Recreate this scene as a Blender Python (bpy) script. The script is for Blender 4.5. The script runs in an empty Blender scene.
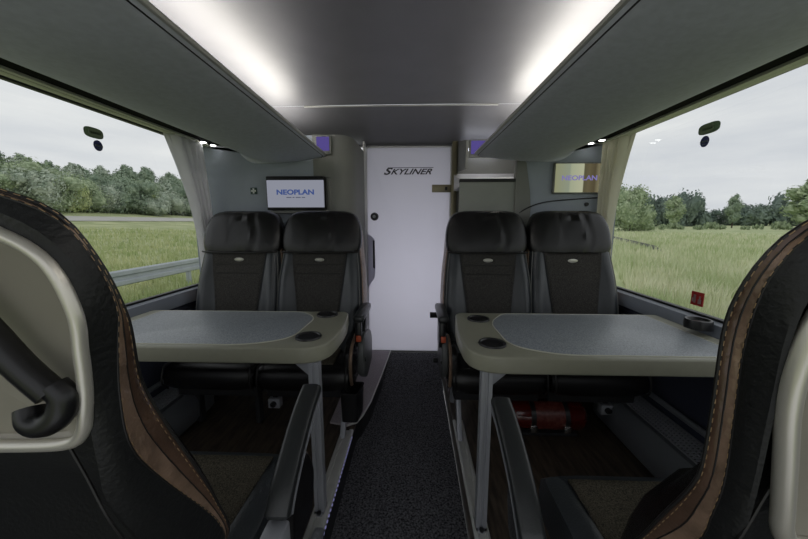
import bpy, bmesh, math, random
from mathutils import Vector, Matrix, noise
random.seed(7)
R = math.radians
scene = bpy.context.scene
COL = scene.collection

# ------------------------------------------------------------------ camera
F_PX = 320.0
cam_d = bpy.data.cameras.new('camera')
cam_d.sensor_fit = 'HORIZONTAL'; cam_d.sensor_width = 36.0
cam_d.lens = 36.0 * F_PX / 808.0
cam_d.clip_start = 0.01; cam_d.clip_end = 2000
cam = bpy.data.objects.new('camera', cam_d); COL.objects.link(cam)
cam.location = (0, 0, 1.07)
cam.rotation_euler = (R(90 - 8.444), 0, R(1.948))
scene.camera = cam

# ------------------------------------------------------------------ world (overcast sky)
EXPOSURE = 0.0
SKY = 0.88
world = bpy.data.worlds.new('overcast_sky'); scene.world = world
world.use_nodes = True
nt = world.node_tree; nt.nodes.clear()
wo = nt.nodes.new('ShaderNodeOutputWorld'); bg = nt.nodes.new('ShaderNodeBackground')
tc = nt.nodes.new('ShaderNodeTexCoord'); mp = nt.nodes.new('ShaderNodeMapping')
mp.inputs['Scale'].default_value = (1.0, 1.0, 5.0)
nz = nt.nodes.new('ShaderNodeTexNoise'); nz.inputs['Scale'].default_value = 2.6; nz.inputs['Detail'].default_value = 6
nz.inputs['Roughness'].default_value = 0.55
cr = nt.nodes.new('ShaderNodeValToRGB')
cr.color_ramp.elements[0].position = 0.30; cr.color_ramp.elements[0].color = (0.74, 0.77, 0.83, 1)
cr.color_ramp.elements[1].position = 0.72; cr.color_ramp.elements[1].color = (0.98, 0.99, 1.0, 1)
nt.links.new(tc.outputs['Generated'], mp.inputs['Vector']); nt.links.new(mp.outputs[0], nz.inputs['Vector'])
nt.links.new(nz.outputs['Fac'], cr.inputs[0]); nt.links.new(cr.outputs[0], bg.inputs['Color'])
bg.inputs['Strength'].default_value = SKY
nt.links.new(bg.outputs[0], wo.inputs['Surface'])

scene.view_settings.view_transform = 'Standard'
scene.view_settings.look = 'None'
scene.view_settings.gamma = 1.0
scene.view_settings.use_curve_mapping = False
scene.view_settings.exposure = EXPOSURE

COVE = 12.0
# strength of the strip lamps above the racks

# ------------------------------------------------------------------ materials
MATS = {}
def s2l(c):
    return tuple(((v/255)/12.92 if v/255 <= .04045 else (((v/255)+.055)/1.055)**2.4) for v in c)
def mat(name, rgb, rough=0.6, metal=0.0, noise_amt=0.0, noise_scale=30, bump=0.0, bump_scale=200, spec=0.5, rgb2=None, coat=0.0, kind='noise', stretch=(1,1,1), sheen=0.0):
    if name in MATS: return MATS[name]
    m = bpy.data.materials.new(name); m.use_nodes = True
    n = m.node_tree; b = n.nodes['Principled BSDF']
    c = s2l(rgb)
    b.inputs['Base Color'].default_value = (*c, 1)
    b.inputs['Roughness'].default_value = rough
    b.inputs['Metallic'].default_value = metal
    b.inputs['Specular IOR Level'].default_value = spec
    if coat: b.inputs['Coat Weight'].default_value = coat
    if sheen: b.inputs['Sheen Weight'].default_value = sheen
    t = n.nodes.new('ShaderNodeTexCoord'); mpn = n.nodes.new('ShaderNodeMapping')
    mpn.inputs['Scale'].default_value = stretch
    n.links.new(t.outputs['Object'], mpn.inputs['Vector'])
    if noise_amt or rgb2:
        if kind == 'voronoi':
            x = n.nodes.new('ShaderNodeTexVoronoi'); x.inputs['Scale'].default_value = noise_scale; out = x.outputs['Distance']
        elif kind == 'wave':
            x = n.nodes.new('ShaderNodeTexWave'); x.inputs['Scale'].default_value = noise_scale; x.inputs['Distortion'].default_value = 2; out = x.outputs['Fac']
        else:
            x = n.nodes.new('ShaderNodeTexNoise'); x.inputs['Scale'].default_value = noise_scale; x.inputs['Detail'].default_value = 5; out = x.outputs['Fac']
        n.links.new(mpn.outputs[0], x.inputs['Vector'])
        r = n.nodes.new('ShaderNodeValToRGB')
        c2 = s2l(rgb2) if rgb2 else tuple(min(1, v*(1+noise_amt)) for v in c)
        c1 = c if rgb2 else tuple(v*(1-noise_amt) for v in c)
        r.color_ramp.elements[0].position = 0.35; r.color_ramp.elements[0].color = (*c1, 1)
        r.color_ramp.elements[1].position = 0.65; r.color_ramp.elements[1].color = (*c2, 1)
        n.links.new(out, r.inputs[0]); n.links.new(r.outputs[0], b.inputs['Base Color'])
    if bump:
        y = n.nodes.new('ShaderNodeTexNoise'); y.inputs['Scale'].default_value = bump_scale; y.inputs['Detail'].default_value = 3
        bp = n.nodes.new('ShaderNodeBump'); bp.inputs['Strength'].default_value = bump; bp.inputs['Distance'].default_value = 0.004
        n.links.new(mpn.outputs[0], y.inputs['Vector']); n.links.new(y.outputs['Fac'], bp.inputs['Height'])
        n.links.new(bp.outputs[0], b.inputs['Normal'])
    MATS[name] = m
    return m
def emit(name, rgb, strength):
    if name in MATS: return MATS[name]
    m = bpy.data.materials.new(name); m.use_nodes = True
    n = m.node_tree; n.nodes.clear()
    e = n.nodes.new('ShaderNodeEmission'); o = n.nodes.new('ShaderNodeOutputMaterial')
    e.inputs['Color'].default_value = (*s2l(rgb), 1); e.inputs['Strength'].default_value = strength
    n.links.new(e.outputs[0], o.inputs['Surface']); MATS[name] = m
    return m

M_ceiling = mat('ceiling_panel', (90,90,94), .42, noise_amt=.05, noise_scale=8, spec=.5)
M_rack = mat('rack_fabric', (190,193,203), .9, noise_amt=.05, noise_scale=60, bump=.15, bump_scale=700, spec=.2)
M_rim = mat('rack_rim', (150,150,146), .4)
M_wall = mat('wall_panel', (142,149,160), .55, noise_amt=.03, noise_scale=10)
M_column = mat('column_panel', (114,115,111), .6, noise_amt=.03, noise_scale=10)
M_greypanel = mat('cabinet_panel', (140,143,138), .7, noise_amt=.03, noise_scale=14)
M_shelf = mat('shelf_light', (200,200,200), .5)
M_carpet = mat('carpet', (44,44,47), .98, rgb2=(122,122,126), noise_scale=130, bump=1.0, bump_scale=350, spec=.1)
M_riser = mat('riser', (34,34,38), .7, bump=.2)
M_wood = mat('floor_wood', (54,47,41), .45, rgb2=(92,80,68), noise_scale=9, kind='noise', stretch=(7,1,1), bump=.1, bump_scale=60)
M_stepcarpet = mat('step_cover', (150,142,146), .75, rgb2=(176,166,170), noise_scale=160, bump=.5, bump_scale=300)
M_alu = mat('aluminium', (200,200,196), .4, metal=.15, noise_amt=.04, noise_scale=30)
M_legm = mat('grey_lacquer', (150,152,158), .36, metal=.15)
M_tabletop = mat('table_rim_plastic', (150,149,132), .42, noise_amt=.02, noise_scale=40, coat=.15)
M_inlay = mat('table_inlay', (118,124,130), .42, rgb2=(168,174,180), noise_scale=300, coat=.05)
M_line = mat('pale_line', (205,204,190), .4)
M_black = mat('black_plastic', (20,20,22), .35, spec=.5)
M_dull = mat('dull_black', (24,24,27), .8, bump=.15)
M_leather = mat('black_leather', (22,21,22), .27, noise_amt=.1, noise_scale=20, bump=.35, bump_scale=260, spec=.45)
M_bolster = mat('slate_leather', (50,54,58), .34, noise_amt=.06, noise_scale=20, bump=.3, bump_scale=220, spec=.6)
M_fabric = mat('charcoal_fabric', (46,45,44), .95, rgb2=(80,78,75), noise_scale=260, bump=.5, bump_scale=500, spec=.15)
M_cushion = mat('dotted_fabric', (50,47,43), .95, rgb2=(106,100,86), noise_scale=330, kind='noise', bump=.6, bump_scale=500, spec=.15)
M_bronze = mat('bronze_leather', (132,109,92), .30, noise_amt=.25, noise_scale=22, bump=.8, bump_scale=60, spec=.6, metal=.25)
M_bronze2 = mat('brown_leather', (86,66,54), .28, noise_amt=.2, noise_scale=16, bump=.5, bump_scale=70, spec=.6, metal=.2)
M_stitch = mat('stitching', (150,124,92), .6)
M_piping = mat('dark_piping', (26,24,24), .45)
M_matt = mat('matt_black', (10,10,12), .9, spec=.1)
M_rail = mat('rail_olive', (202,204,184), .45)
M_greypipe = mat('grey_piping', (112,112,110), .5)
M_badge = mat('badge_silver', (200,198,188), .3, metal=.5)
M_shell = mat('seat_back_leather', (22,23,24), .5, noise_amt=.1, noise_scale=12, bump=.4, bump_scale=120, spec=.4)
M_ring = mat('silver_ring', (214,210,200), .35, metal=.6)
M_tray = mat('tray_panel', (160,155,142), .4, noise_amt=.04, noise_scale=10, metal=.3)
M_shield = mat('shield_plastic', (84,86,86), .4)
M_arm = mat('armrest_pad', (40,42,43), .34, bump=.1, bump_scale=300)
M_red = mat('extinguisher_red', (78,13,8), .22, coat=.4)
M_redlabel = mat('extinguisher_label', (112,60,52), .35, rgb2=(80,20,14), noise_scale=70)
M_chrome = mat('chrome', (205,205,205), .15, metal=1)
M_curtain = mat('curtain_cloth', (240,239,242), .85, noise_amt=.04, noise_scale=20, spec=.2)
M_brass = mat('olive_metal', (128,122,100), .4, metal=.6)
M_ledge = mat('ledge_plastic', (128,134,146), .45)
M_navy = mat('lower_panel', (58,62,78), .75, bump=.2, bump_scale=90)
M_gasket = mat('gasket', (14,15,18), .5)
M_heater = mat('heater_metal', (128,132,138), .5, metal=.3)
M_galv = mat('galvanised', (168,174,178), .55, metal=.4, noise_amt=.06, noise_scale=3)
M_screen = emit('screen_glow', (186,190,206), .5)
M_screenblue = emit('screen_letters', (84,108,176), .5)
M_screendark = emit('screen_small_marks', (120,126,150), .4)
M_text = mat('door_lettering', (46,44,50), .5)
M_spot = emit('spot_glow', (255,255,250), 7.0)
M_cove = emit('cove_glow', (255,250,240), COVE)
M_purple = emit('purple_glow', (118,104,190), .45)
M_led = emit('floor_led', (170,170,230), 0.3)

# curtain cloth lets some light through
def make_translucent(m, fac):
    n = m.node_tree; b = n.nodes['Principled BSDF']; o = n.nodes['Material Output']
    t = n.nodes.new('ShaderNodeBsdfTranslucent'); x = n.nodes.new('ShaderNodeMixShader')
    t.inputs['Color'].default_value = b.inputs['Base Color'].default_value
    x.inputs[0].default_value = fac
    n.links.new(b.outputs[0], x.inputs[1]); n.links.new(t.outputs[0], x.inputs[2]); n.links.new(x.outputs[0], o.inputs['Surface'])
make_translucent(M_curtain, .6)
M_door = mat('frosted_door', (208,207,214), .5, noise_amt=.02, noise_scale=3)
make_translucent(M_door, .7)

def glass_mat():
    m = bpy.data.materials.new('window_glass'); m.use_nodes = True
    n = m.node_tree; n.nodes.clear()
    o = n.nodes.new('ShaderNodeOutputMaterial'); t = n.nodes.new('ShaderNodeBsdfTransparent'); g = n.nodes.new('ShaderNodeBsdfGlossy')
    t.inputs['Color'].default_value = (.95, .965, .95, 1); g.inputs['Roughness'].default_value = .02
    lw = n.nodes.new('ShaderNodeLayerWeight'); pw = n.nodes.new('ShaderNodeMath'); pw.operation = 'POWER'; pw.inputs[1].default_value = 4.0
    f = n.nodes.new('ShaderNodeMath'); f.operation = 'MULTIPLY_ADD'; f.inputs[1].default_value = .55; f.inputs[2].default_value = .035
    n.links.new(lw.outputs['Facing'], pw.inputs[0]); n.links.new(pw.outputs[0], f.inputs[0])
    x = n.nodes.new('ShaderNodeMixShader')
    n.links.new(f.outputs[0], x.inputs[0]); n.links.new(t.outputs[0], x.inputs[1]); n.links.new(g.outputs[0], x.inputs[2]); n.links.new(x.outputs[0], o.inputs['Surface'])
    return m
M_glass = glass_mat()

# ------------------------------------------------------------------ helpers
def link(o, parent=None):
    COL.objects.link(o)
    if parent is not None: o.parent = parent
    return o
def obj(name, bm, m, parent=None, smooth=True, local=False, recalc=True):
    """one mesh object; vertices are given in world space unless local, then shifted into the parent's frame"""
    if recalc: bmesh.ops.recalc_face_normals(bm, faces=bm.faces)
    me = bpy.data.meshes.new(name)
    off = Vector((0,0,0))
    if not local:
        p = parent
        while p is not None: off += p.location; p = p.parent
    if parent is None and not local:
        # origin at the base centre of the thing
        xs=[v.co.x for v in bm.verts]; ys=[v.co.y for v in bm.verts]; zs=[v.co.z for v in bm.verts]
        off = Vector(((min(xs)+max(xs))/2,(min(ys)+max(ys))/2,min(zs)))
    if off.length: bmesh.ops.translate(bm, verts=bm.verts, vec=-off)
    bm.to_mesh(me); bm.free()
    me.materials.append(m)
    if smooth:
        for p in me.polygons: p.use_smooth = True
        try: me.set_sharp_from_angle(angle=R(38))
        except Exception: pass
    o = bpy.data.objects.new(name, me)
    if parent is None and not local: o.location = off
    return link(o, parent)
def thing(name, label, cat, loc=(0,0,0), group=None):
    o = bpy.data.objects.new(name, None); o.empty_display_size = .05
    o.location = loc; COL.objects.link(o)
    return tag(o, label, cat, group)
def tag(o, label=None, cat=None, group=None, kind=None):
    if label: o['label'] = label
    if cat: o['category'] = cat
    if group: o['group'] = group
    if kind: o['kind'] = kind
    return o
def struct(o, label=None):
    o['kind'] = 'structure'
    if label: o['label'] = label
    return o
def B(): return bmesh.new()
def box(bm, x0, x1, y0, y1, z0, z1, bev=0.0, seg=2):
    t = bmesh.new()
    vs = [t.verts.new((x, y, z)) for x in (x0, x1) for y in (y0, y1) for z in (z0, z1)]
    for f in ((0,1,3,2),(4,6,7,5),(0,4,5,1),(2,3,7,6),(0,2,6,4),(1,5,7,3)): t.faces.new([vs[i] for i in f])
    bmesh.ops.recalc_face_normals(t, faces=t.faces)
    if bev: bmesh.ops.bevel(t, geom=t.edges[:], offset=bev, segments=seg, profile=.5, affect='EDGES')
    merge(bm, t); return bm
def merge(bm, t, mtx=None):
    t.verts.index_update()
    mp_ = {}
    for v in t.verts: mp_[v] = bm.verts.new(mtx @ v.co if mtx else v.co)
    for f in t.faces:
        try: bm.faces.new([mp_[v] for v in f.verts])
        except ValueError: pass
    t.free()
def prism(bm, pts, a0, a1, axis='z', bev=0.0, seg=2):
    """polygon (2D) pulled along an axis; pts are (x,y) for z, (x,z) for y, (y,z) for x"""
    t = bmesh.new()
    def P(p, a):
        if axis == 'z': return (p[0], p[1], a)
        if axis == 'y': return (p[0], a, p[1])
        return (a, p[0], p[1])
    lo = [t.verts.new(P(p, a0)) for p in pts]; hi = [t.verts.new(P(p, a1)) for p in pts]
    n = len(pts)
    f0 = t.faces.new(lo); f1 = t.faces.new(hi[::-1])
    for i in range(n): t.faces.new((lo[i], hi[i], hi[(i+1) % n], lo[(i+1) % n]))
    bmesh.ops.recalc_face_normals(t, faces=t.faces)
    if bev:
        ed = [e for e in t.edges if (e.verts[0] in lo and e.verts[1] in lo) or (e.verts[0] in hi and e.verts[1] in hi)]
        bmesh.ops.bevel(t, geom=ed, offset=bev, segments=seg, profile=.5, affect='EDGES')
    merge(bm, t); return bm
def catmull(pts, n=6, closed=False):
    pts = [Vector(p) for p in pts]; out = []
    N = len(pts)
    rng = range(N) if closed else range(N-1)
    for i in rng:
        p0 = pts[(i-1) % N] if closed or i > 0 else pts[i]
        p1 = pts[i]; p2 = pts[(i+1) % N]
        p3 = pts[(i+2) % N] if closed or i+2 < N else p2
        for k in range(n):
            t = k/n
            out.append(.5*((2*p1)+(-p0+p2)*t+(2*p0-5*p1+4*p2-p3)*t*t+(-p0+3*p1-3*p2+p3)*t**3))
    if not closed: out.append(pts[-1])
    return out
def resample(pts, n, closed=False):
    pts = [Vector(p) for p in pts]
    if closed: pts = pts+[pts[0]]
    d = [0]
    for a, b in zip(pts, pts[1:]): d.append(d[-1]+(b-a).length)
    L = d[-1]; out = []; j = 0
    m = n if closed else n-1
    for i in range(n):
        s = L*i/m
        while j < len(d)-2 and d[j+1] < s: j += 1
        t = (s-d[j])/max(1e-9, d[j+1]-d[j]); out.append(pts[j].lerp(pts[j+1], min(1, max(0, t))))
    return out
def tube(bm, pts, r, seg=10, closed=False, caps=True, sx=1.0, sy=1.0, up=(0,0,1)):
    pts = [Vector(p) for p in pts]; N = len(pts); rings = []
    prev = None
    for i, p in enumerate(pts):
        if closed: d = pts[(i+1) % N]-pts[i-1]
        else: d = pts[min(N-1, i+1)]-pts[max(0, i-1)]
        d.normalize()
        u = Vector(up) if prev is None else prev
        a = u-d*u.dot(d)
        if a.length < 1e-4: a = Vector((1,0,0))-d*d.x
        a.normalize(); prev = a; b = d.cross(a)
        rr = r[i] if isinstance(r, (list, tuple)) else r
        rings.append([bm.verts.new(p+(a*math.cos(2*math.pi*k/seg)*sy+b*math.sin(2*math.pi*k/seg)*sx)*rr) for k in range(seg)])
    for i in range(N if closed else N-1):
        A, C_ = rings[i], rings[(i+1) % N]
        for k in range(seg): bm.faces.new((A[k], A[(k+1) % seg], C_[(k+1) % seg], C_[k]))
    if caps and not closed:
        bm.faces.new(rings[0][::-1]); bm.faces.new(rings[-1])
    return bm
def loft(bm, loops, closed=True, cap0=False, cap1=False):
    rows = [[bm.verts.new(p) for p in L] for L in loops]
    n = len(rows[0])
    for a, b in zip(rows, rows[1:]):
        for k in range(n if closed else n-1):
            try: bm.faces.new((a[k], a[(k+1) % n], b[(k+1) % n], b[k]))
            except ValueError: pass
    if cap0: bm.faces.new(rows[0][::-1])
    if cap1: bm.faces.new(rows[-1])
    return bm
def lathe(bm, prof, c, seg=24, axis='z'):
    """prof: (r, h) list"""
    rows = []
    for r_, h in prof:
        ring = []
        for k in range(seg):
            a = 2*math.pi*k/seg
            if axis == 'z': v = (c[0]+r_*math.cos(a), c[1]+r_*math.sin(a), c[2]+h)
            elif axis == 'x': v = (c[0]+h, c[1]+r_*math.cos(a), c[2]+r_*math.sin(a))
            else: v = (c[0]+r_*math.cos(a), c[1]+h, c[2]+r_*math.sin(a))
            ring.append(v)
        rows.append(ring)
    return loft(bm, rows, True, True, True)
def text_mesh(name, s, size, m, parent, mtx, shear=0, ext=.001, bold=0.0, sx=1.0, space=1.0):
    c = bpy.data.curves.new(name, 'FONT'); c.body = s; c.size = size; c.shear = shear; c.extrude = ext; c.offset = bold
    c.align_x = 'CENTER'; c.align_y = 'CENTER'; c.space_character = space
    t = bpy.data.objects.new(name+'_tmp', c); COL.objects.link(t)
    dg = bpy.context.evaluated_depsgraph_get(); dg.update()
    me = bpy.data.meshes.new_from_object(t.evaluated_get(dg))
    bpy.data.objects.remove(t)
    off = Vector((0,0,0)); p = parent
    while p is not None: off += p.location; p = p.parent
    me.transform(Matrix.Translation(-off) @ mtx @ Matrix.Diagonal((sx,1,1,1)))
    me.materials.clear(); me.materials.append(m)
    return link(bpy.data.objects.new(name, me), parent)
def facing_cam(x, y, z):        # text plane upright, read from -Y
    return Matrix.Translation((x, y, z)) @ Matrix.Rotation(R(90), 4, 'X')

XL, XR = -1.33, 1.17      # window planes
YB = 2.0                  # bulkhead
# ================================================================== STRUCTURE
# platforms (seat floor), aisle
b = B()
left_edge = [(-.311,-.6),(-.311,1.50),(-.311,1.56),(-.288,1.62),(-.262,1.76),(-.225,2.2),(-.203,2.54)]
prism(b, [(XL-.02,-.6)]+left_edge+[(XL-.02,2.54)], -.14, 0)
floor_l = struct(obj('floor', b, M_wood, smooth=False), 'dark wood plank floor of the left seat platform')
b = B(); prism(b, [(.205,-.6),(XR+.02,-.6),(XR+.02,2.54),(.213,2.54)], -.14, 0)
floor_r = struct(obj('floor', b, M_wood, smooth=False), 'dark wood plank floor of the right seat platform')
b = B()     # aisle carpet, ramping up to the door
prism(b, [(-.6,-.1),(2.1,-.1),(2.40,-.01),(2.54,-.004),(2.54,-.14),(-.6,-.14)], -.321, .2045, axis='x')
struct(obj('floor', b, M_carpet, smooth=False), 'dark grey speckled aisle carpet')
b = B()     # pale textured step cover beside the door, with nosing
se = [(-.45,1.56),(-.35,1.535),(-.308,1.562),(-.285,1.622),(-.259,1.76),(-.222,2.2),(-.2,2.535),(-.45,2.535)]
prism(b, se, .001, .012, bev=.003)
sc = struct(obj('trim_1', b, M_stepcarpet, smooth=False), 'pale textured step cover beside the door')
b = B(); tube(b, [(-.35,1.533,.012),(-.306,1.560,.012),(-.283,1.622,.012),(-.257,1.76,.012),(-.220,2.2,.012),(-.198,2.53,.012)], .005, 8)
obj('nosing', b, M_alu, sc)
# riser faces
b = B()
r_ = [(x+.0015, y) for x, y in left_edge]
for (x0,y0),(x1,y1) in zip(r_, r_[1:]):
    v=[b.verts.new(p) for p in ((x0,y0,-.135),(x1,y1,-.135),(x1,y1,-.001),(x0,y0,-.001))]; b.faces.new(v)
struct(obj('trim_2', b, M_riser, smooth=False), 'black riser of the left platform')

# side walls below windows, ledges
def side_wall(sgn, X, name, zs, zt):
    s = sgn
    b = B()
    xo = X+.05*s
    # lower wall
    box(b, min(X-.02*s, xo), max(X-.02*s, xo), -.6, 2.54, 0, zs-.03)
    box(b, min(X, xo), max(X, xo), 2.06, 2.54, 0, 1.75)
    box(b, min(X, xo), max(X, xo), -.6, 2.54, zt+.03, 1.8)
    w = struct(obj(name, b, M_navy, smooth=False))
    # ledge
    t = B()
    pr = [(X+.02*s, zs-.005), (X-.035*s, zs-.015), (X-.055*s, zs-.05), (X-.055*s, zs-.075), (X-.03*s, zs-.085), (X+.02*s, zs-.085)]
    prism(t, pr, -.6, 2.0, axis='y')
    obj('ledge', t, M_ledge, w)
    t = B()
    for k in range(4):
        z = zs-.115-.03*k
        box(t, min(X-.02*s, X-.032*s), max(X-.02*s, X-.032*s), -.6, 1.99, z, z+.018, .003)
    obj('panel_rib', t, M_navy, w)
    return w
side_wall(-1, XL, 'wall_left', .694, 1.528)
side_wall(1, XR, 'wall_right', .70, 1.555)

def window(n, X, s, zs, zt, label):
    b = B()
    x0, x1 = sorted((X-.006*s, X+.02*s))
    # frame: gasket lines
    box(b, x0, x1, -.6, 2.05, zs-.03, zs, .003); box(b, x0, x1, -.6, 2.05, zt, zt+.035, .003)
    box(b, x0, x1, 2.03, 2.08, zs-.03, zt+.03, .003)
    w = struct(obj('window_%d' % n, b, M_gasket), label)
    g = B(); xg = X+.008*s
    g.faces.new([g.verts.new(p) for p in ((xg,-.6,zs-.005),(xg,2.035,zs-.005),(xg,2.035,zt+.005),(xg,-.6,zt+.005))])
    obj('pane', g, M_glass, w, smooth=False)
    # curtain rail: pale and dark stripes under the rack
    wd = .25 if s < 0 else .235
    for nm, (xa, xb, za, zb), m in (('rail_channel', (.105,wd,1.528,1.546), M_matt), ('curtain_rail', (.085,.104,1.520,1.546), M_rail), ('rail_groove', (.070,.084,1.528,1.546), M_matt), ('pale_rail', (.036,.069,1.524,1.546), M_rail), ('inner_rail', (.010,.033,1.532,1.556), M_greypanel)):
        r = B(); a_, c_ = sorted((X-xa*s, X-xb*s)); box(r, a_, c_, -.6, 1.985, za-(.004 if s > 0 and xb > .07 else 0), zb+(.012 if s > 0 else 0), .002)
        obj(nm, r, m, w)
    return w
win_l = window(1, XL, -1, .694, 1.528, 'large left side window onto the road and bank')
win_r = window(2, XR, 1, .70, 1.555, 'large right side window onto the meadow')

# ceiling: slightly arched panel, seam, sloping end panel
def arch(x): 
    t = abs(x+.09)
    return 1.752-.003*(t/.6)**2-(max(0,t-.85)/.4)**2*.10
xs = [-1.38+.05*i for i in range(53)]
b = B(); loft(b, [[(x, y, arch(x)) for x in xs] for y in (-.6,.5,1.2,1.6,1.995)], False)
loft(b, [[(x, y, arch(x)+.03) for x in xs] for y in (-.6,1.995)], False)
ceil = struct(obj('ceiling', b, M_ceiling, recalc=False), 'dark grey ceiling panel between the light coves')
b = B(); loft(b, [[(x, y, arch(x)*1.0-(y-2.0)*k+.0) for x in xs] for y, k in ((2.0,0),(2.1,.05),(2.3,.16),(2.56,.195))], False)
struct(obj('ceiling', b, M_ceiling, recalc=False), 'ceiling panel beyond the seam, sloping down to the door')
b = B(); box(b, -.66, .48, 1.992, 2.002, 1.742, 1.7485); 
struct(obj('trim_3', b, M_rim, smooth=False), 'thin pale seam strip across the ceiling')

# bulkhead left (wall with the monitor) and rounded stair column
b = B()
col = [(XL-.06,YB),(-.50,YB),(-.46,2.006),(-.425,2.03),(-.40,2.08),(-.39,2.15),(-.388,2.54),(XL-.06,2.54)]
prism(b, col, 0, 1.585)
wf = struct(obj('wall_front', b, M_wall), 'blue grey bulkhead with the monitor left of the door')
b = B()
col2 = [(-.62,YB-.004),(-.50,YB-.004),(-.455,2.002),(-.42,2.026),(-.395,2.078),(-.386,2.15),(-.384,2.535),(-.42,2.535),(-.62,2.10)]
prism(b, col2, 0.0, 1.588)
struct(obj('wall_front', b, M_column), 'rounded grey column at the left of the door')
# rear compartment behind the door jamb line, right bulkhead with low cabinet and shelf
b = B()
box(b, .62, XR+.04, YB, YB+.05, 0, 1.585)
wr = struct(obj('wall_front', b, M_wall), 'blue grey bulkhead panel behind the right seats')
b = B(); tube(b, catmull([(.60,YB-.002,1.10),(.67,YB-.014,1.15),(.78,YB-.004,1.188),(.95,YB-.004,1.205),(XR,YB-.004,1.218)], 8), .0035, 6)
obj('contour_line', b, M_gasket, wr)
b = B(); prism(b, [(.60,.0),(.645,.0),(.70,1.15),(.69,1.25),(.66,1.42),(.60,1.5)], YB-.012, YB+.04, axis='y', bev=.008)
obj('corner_post', b, M_column, wr)
b = B(); box(b, .27, .605, YB, YB+.03, 0, 1.31, .004)
cab = struct(obj('wall_front', b, M_greypanel), 'flat grey panel between the door and the right bulkhead')
b = B(); box(b, .268, .607, YB-.006, YB+.034, 1.308, 1.328, .003); obj('top_edge', b, M_gasket, cab)
b = B(); prism(b, [(2.03,1.328),(2.45,1.40),(2.54,1.45),(2.54,1.30),(2.03,1.30)], .29, .75, axis='x')
obj('sloped_shelf', b, M_shelf, cab)
b = B(); box(b, .315, 1.2, 2.5, 2.54, 0, 1.75); prism(b, [(2.1,1.40),(2.1,1.575),(2.5,1.66),(2.5,1.44)], .316, .332, axis='x')
obj('niche_wall', b, M_column, cab)

b = B(); box(b, .36, .60, 2.44, 2.47, 1.585, 1.60); t_ = tag(obj('shelf_fill_strip', b, emit('shelf_glow', (240,242,255), 5.0), smooth=False), 'narrow glowing strip added over the pale shelf right of the door', 'light')  # glowing strip added above the shelf to brighten it
# door with frame
b = B()
Y0 = 2.535
pts = [(-.378,.008),(-.378,.70),(-.372,1.60),(-.365,1.625),(-.345,1.634),(.248,1.634),(.268,1.622),(.272,1.60),(.272,.008)]
prism(b, pts, Y0, Y0+.02, axis='y', bev=.004)
door = struct(obj('door_1', b, M_door), 'frosted lilac white door at the end of the aisle')
b = B(); tube(b, catmull([(x, Y0-.002, z) for x, z in [(-.377,.01),(-.377,.5),(-.377,1.2),(-.372,1.60),(-.362,1.622),(-.34,1.632),(0,1.632),(.245,1.632),(.265,1.622),(.271,1.60),(.271,1.2),(.271,.5),(.271,.01)]], 4), .005, 6)
obj('door_edging', b, M_shelf, door)
b = B(); lathe(b, [(.001,-.018),(.026,-.018),(.03,-.012),(.032,0)], (-.318, Y0, 1.112), 24, axis='y'); obj('door_knob', b, M_black, door)
b = B(); lathe(b, [(.001,-.022),(.012,-.022),(.012,-.017)], (-.318, Y0, 1.112), 16, axis='y'); obj('keyhole_disc', b, M_legm, door)
b = B(); box(b, .128, .285, Y0-.022, Y0-.002, 1.295, 1.352, .004); latch = obj('latch_plate', b, M_brass, door)
b = B(); box(b, .225, .245, Y0-.03, Y0-.02, 1.31, 1.335, .003); obj('latch_button', b, M_black, latch)
b = B(); box(b, .125, .21, Y0-.02, Y0-.002, .30, .345, .003); obj('lower_hinge', b, M_black, door)
b = B(); prism(b, [(-.372,.98),(-.372,.55),(-.322,.63),(-.315,.70),(-.318,.93),(-.335,.95)], Y0-.012, Y0-.001, axis='y', bev=.002); hp=obj('handle_panel', b, M_door, door)
b = B(); prism(b, [(-.332,.93),(-.332,.71),(-.318,.70),(-.318,.925)], Y0-.018, Y0-.011, axis='y', bev=.002); obj('pull_slot', b, M_riser, hp)
b = B(); box(b, -.37, .27, Y0-.008, Y0-.001, .0, .014); obj('kick_strip', b, M_rim, door)
lz = 1.452
txt = text_mesh('lettering', 'KYLINER', .058, M_text, door, facing_cam(-.036, Y0-.003, lz-.003), shear=.45, bold=.0013, sx=1.38)
txt2 = text_mesh('lettering', 'S', .072, M_text, door, facing_cam(-.222, Y0-.003, lz), shear=.45, bold=.002, sx=1.45)
b = B(); prism(b, [(-.215,lz+.0265),(.137,lz+.0265),(.14,lz+.0305),(-.207,lz+.0305)], Y0-.004, Y0-.002, axis='y'); obj('lettering', b, M_text, door, smooth=False)
# unseen fill light added behind the frosted door to brighten it
lt = bpy.data.lights.new('door_fill_light', 'AREA'); lt.shape = 'RECTANGLE'; lt.size = .8; lt.size_y = .9; lt.energy = 9.5; lt.color = (.97,.97,1)
lo_ = bpy.data.objects.new('door_fill_light', lt); lo_.location = (.05, 3.3, .6); lo_.rotation_euler = (R(-90), 0, 0); COL.objects.link(lo_)
# jambs
b = B(); box(b, -.392, -.379, Y0-.06, Y0+.03, 0, 1.72, .003); struct(obj('trim_4', b, M_shelf), 'pale left door jamb')
b = B(); box(b, .274, .312, Y0-.05, Y0+.03, 0, 1.72, .004); j = struct(obj('trim_5', b, M_brass), 'olive metal right door jamb')
b = B(); box(b, -1.36, .32, Y0, Y0+.03, 1.636, 1.76); struct(obj('trim_6', b, M_ceiling), 'header above the door')
b = B(); box(b, .205, .27, Y0-.03, Y0-.006, 1.655, 1.69, .003); obj('header_catch', b, M_shelf, j)

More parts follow.
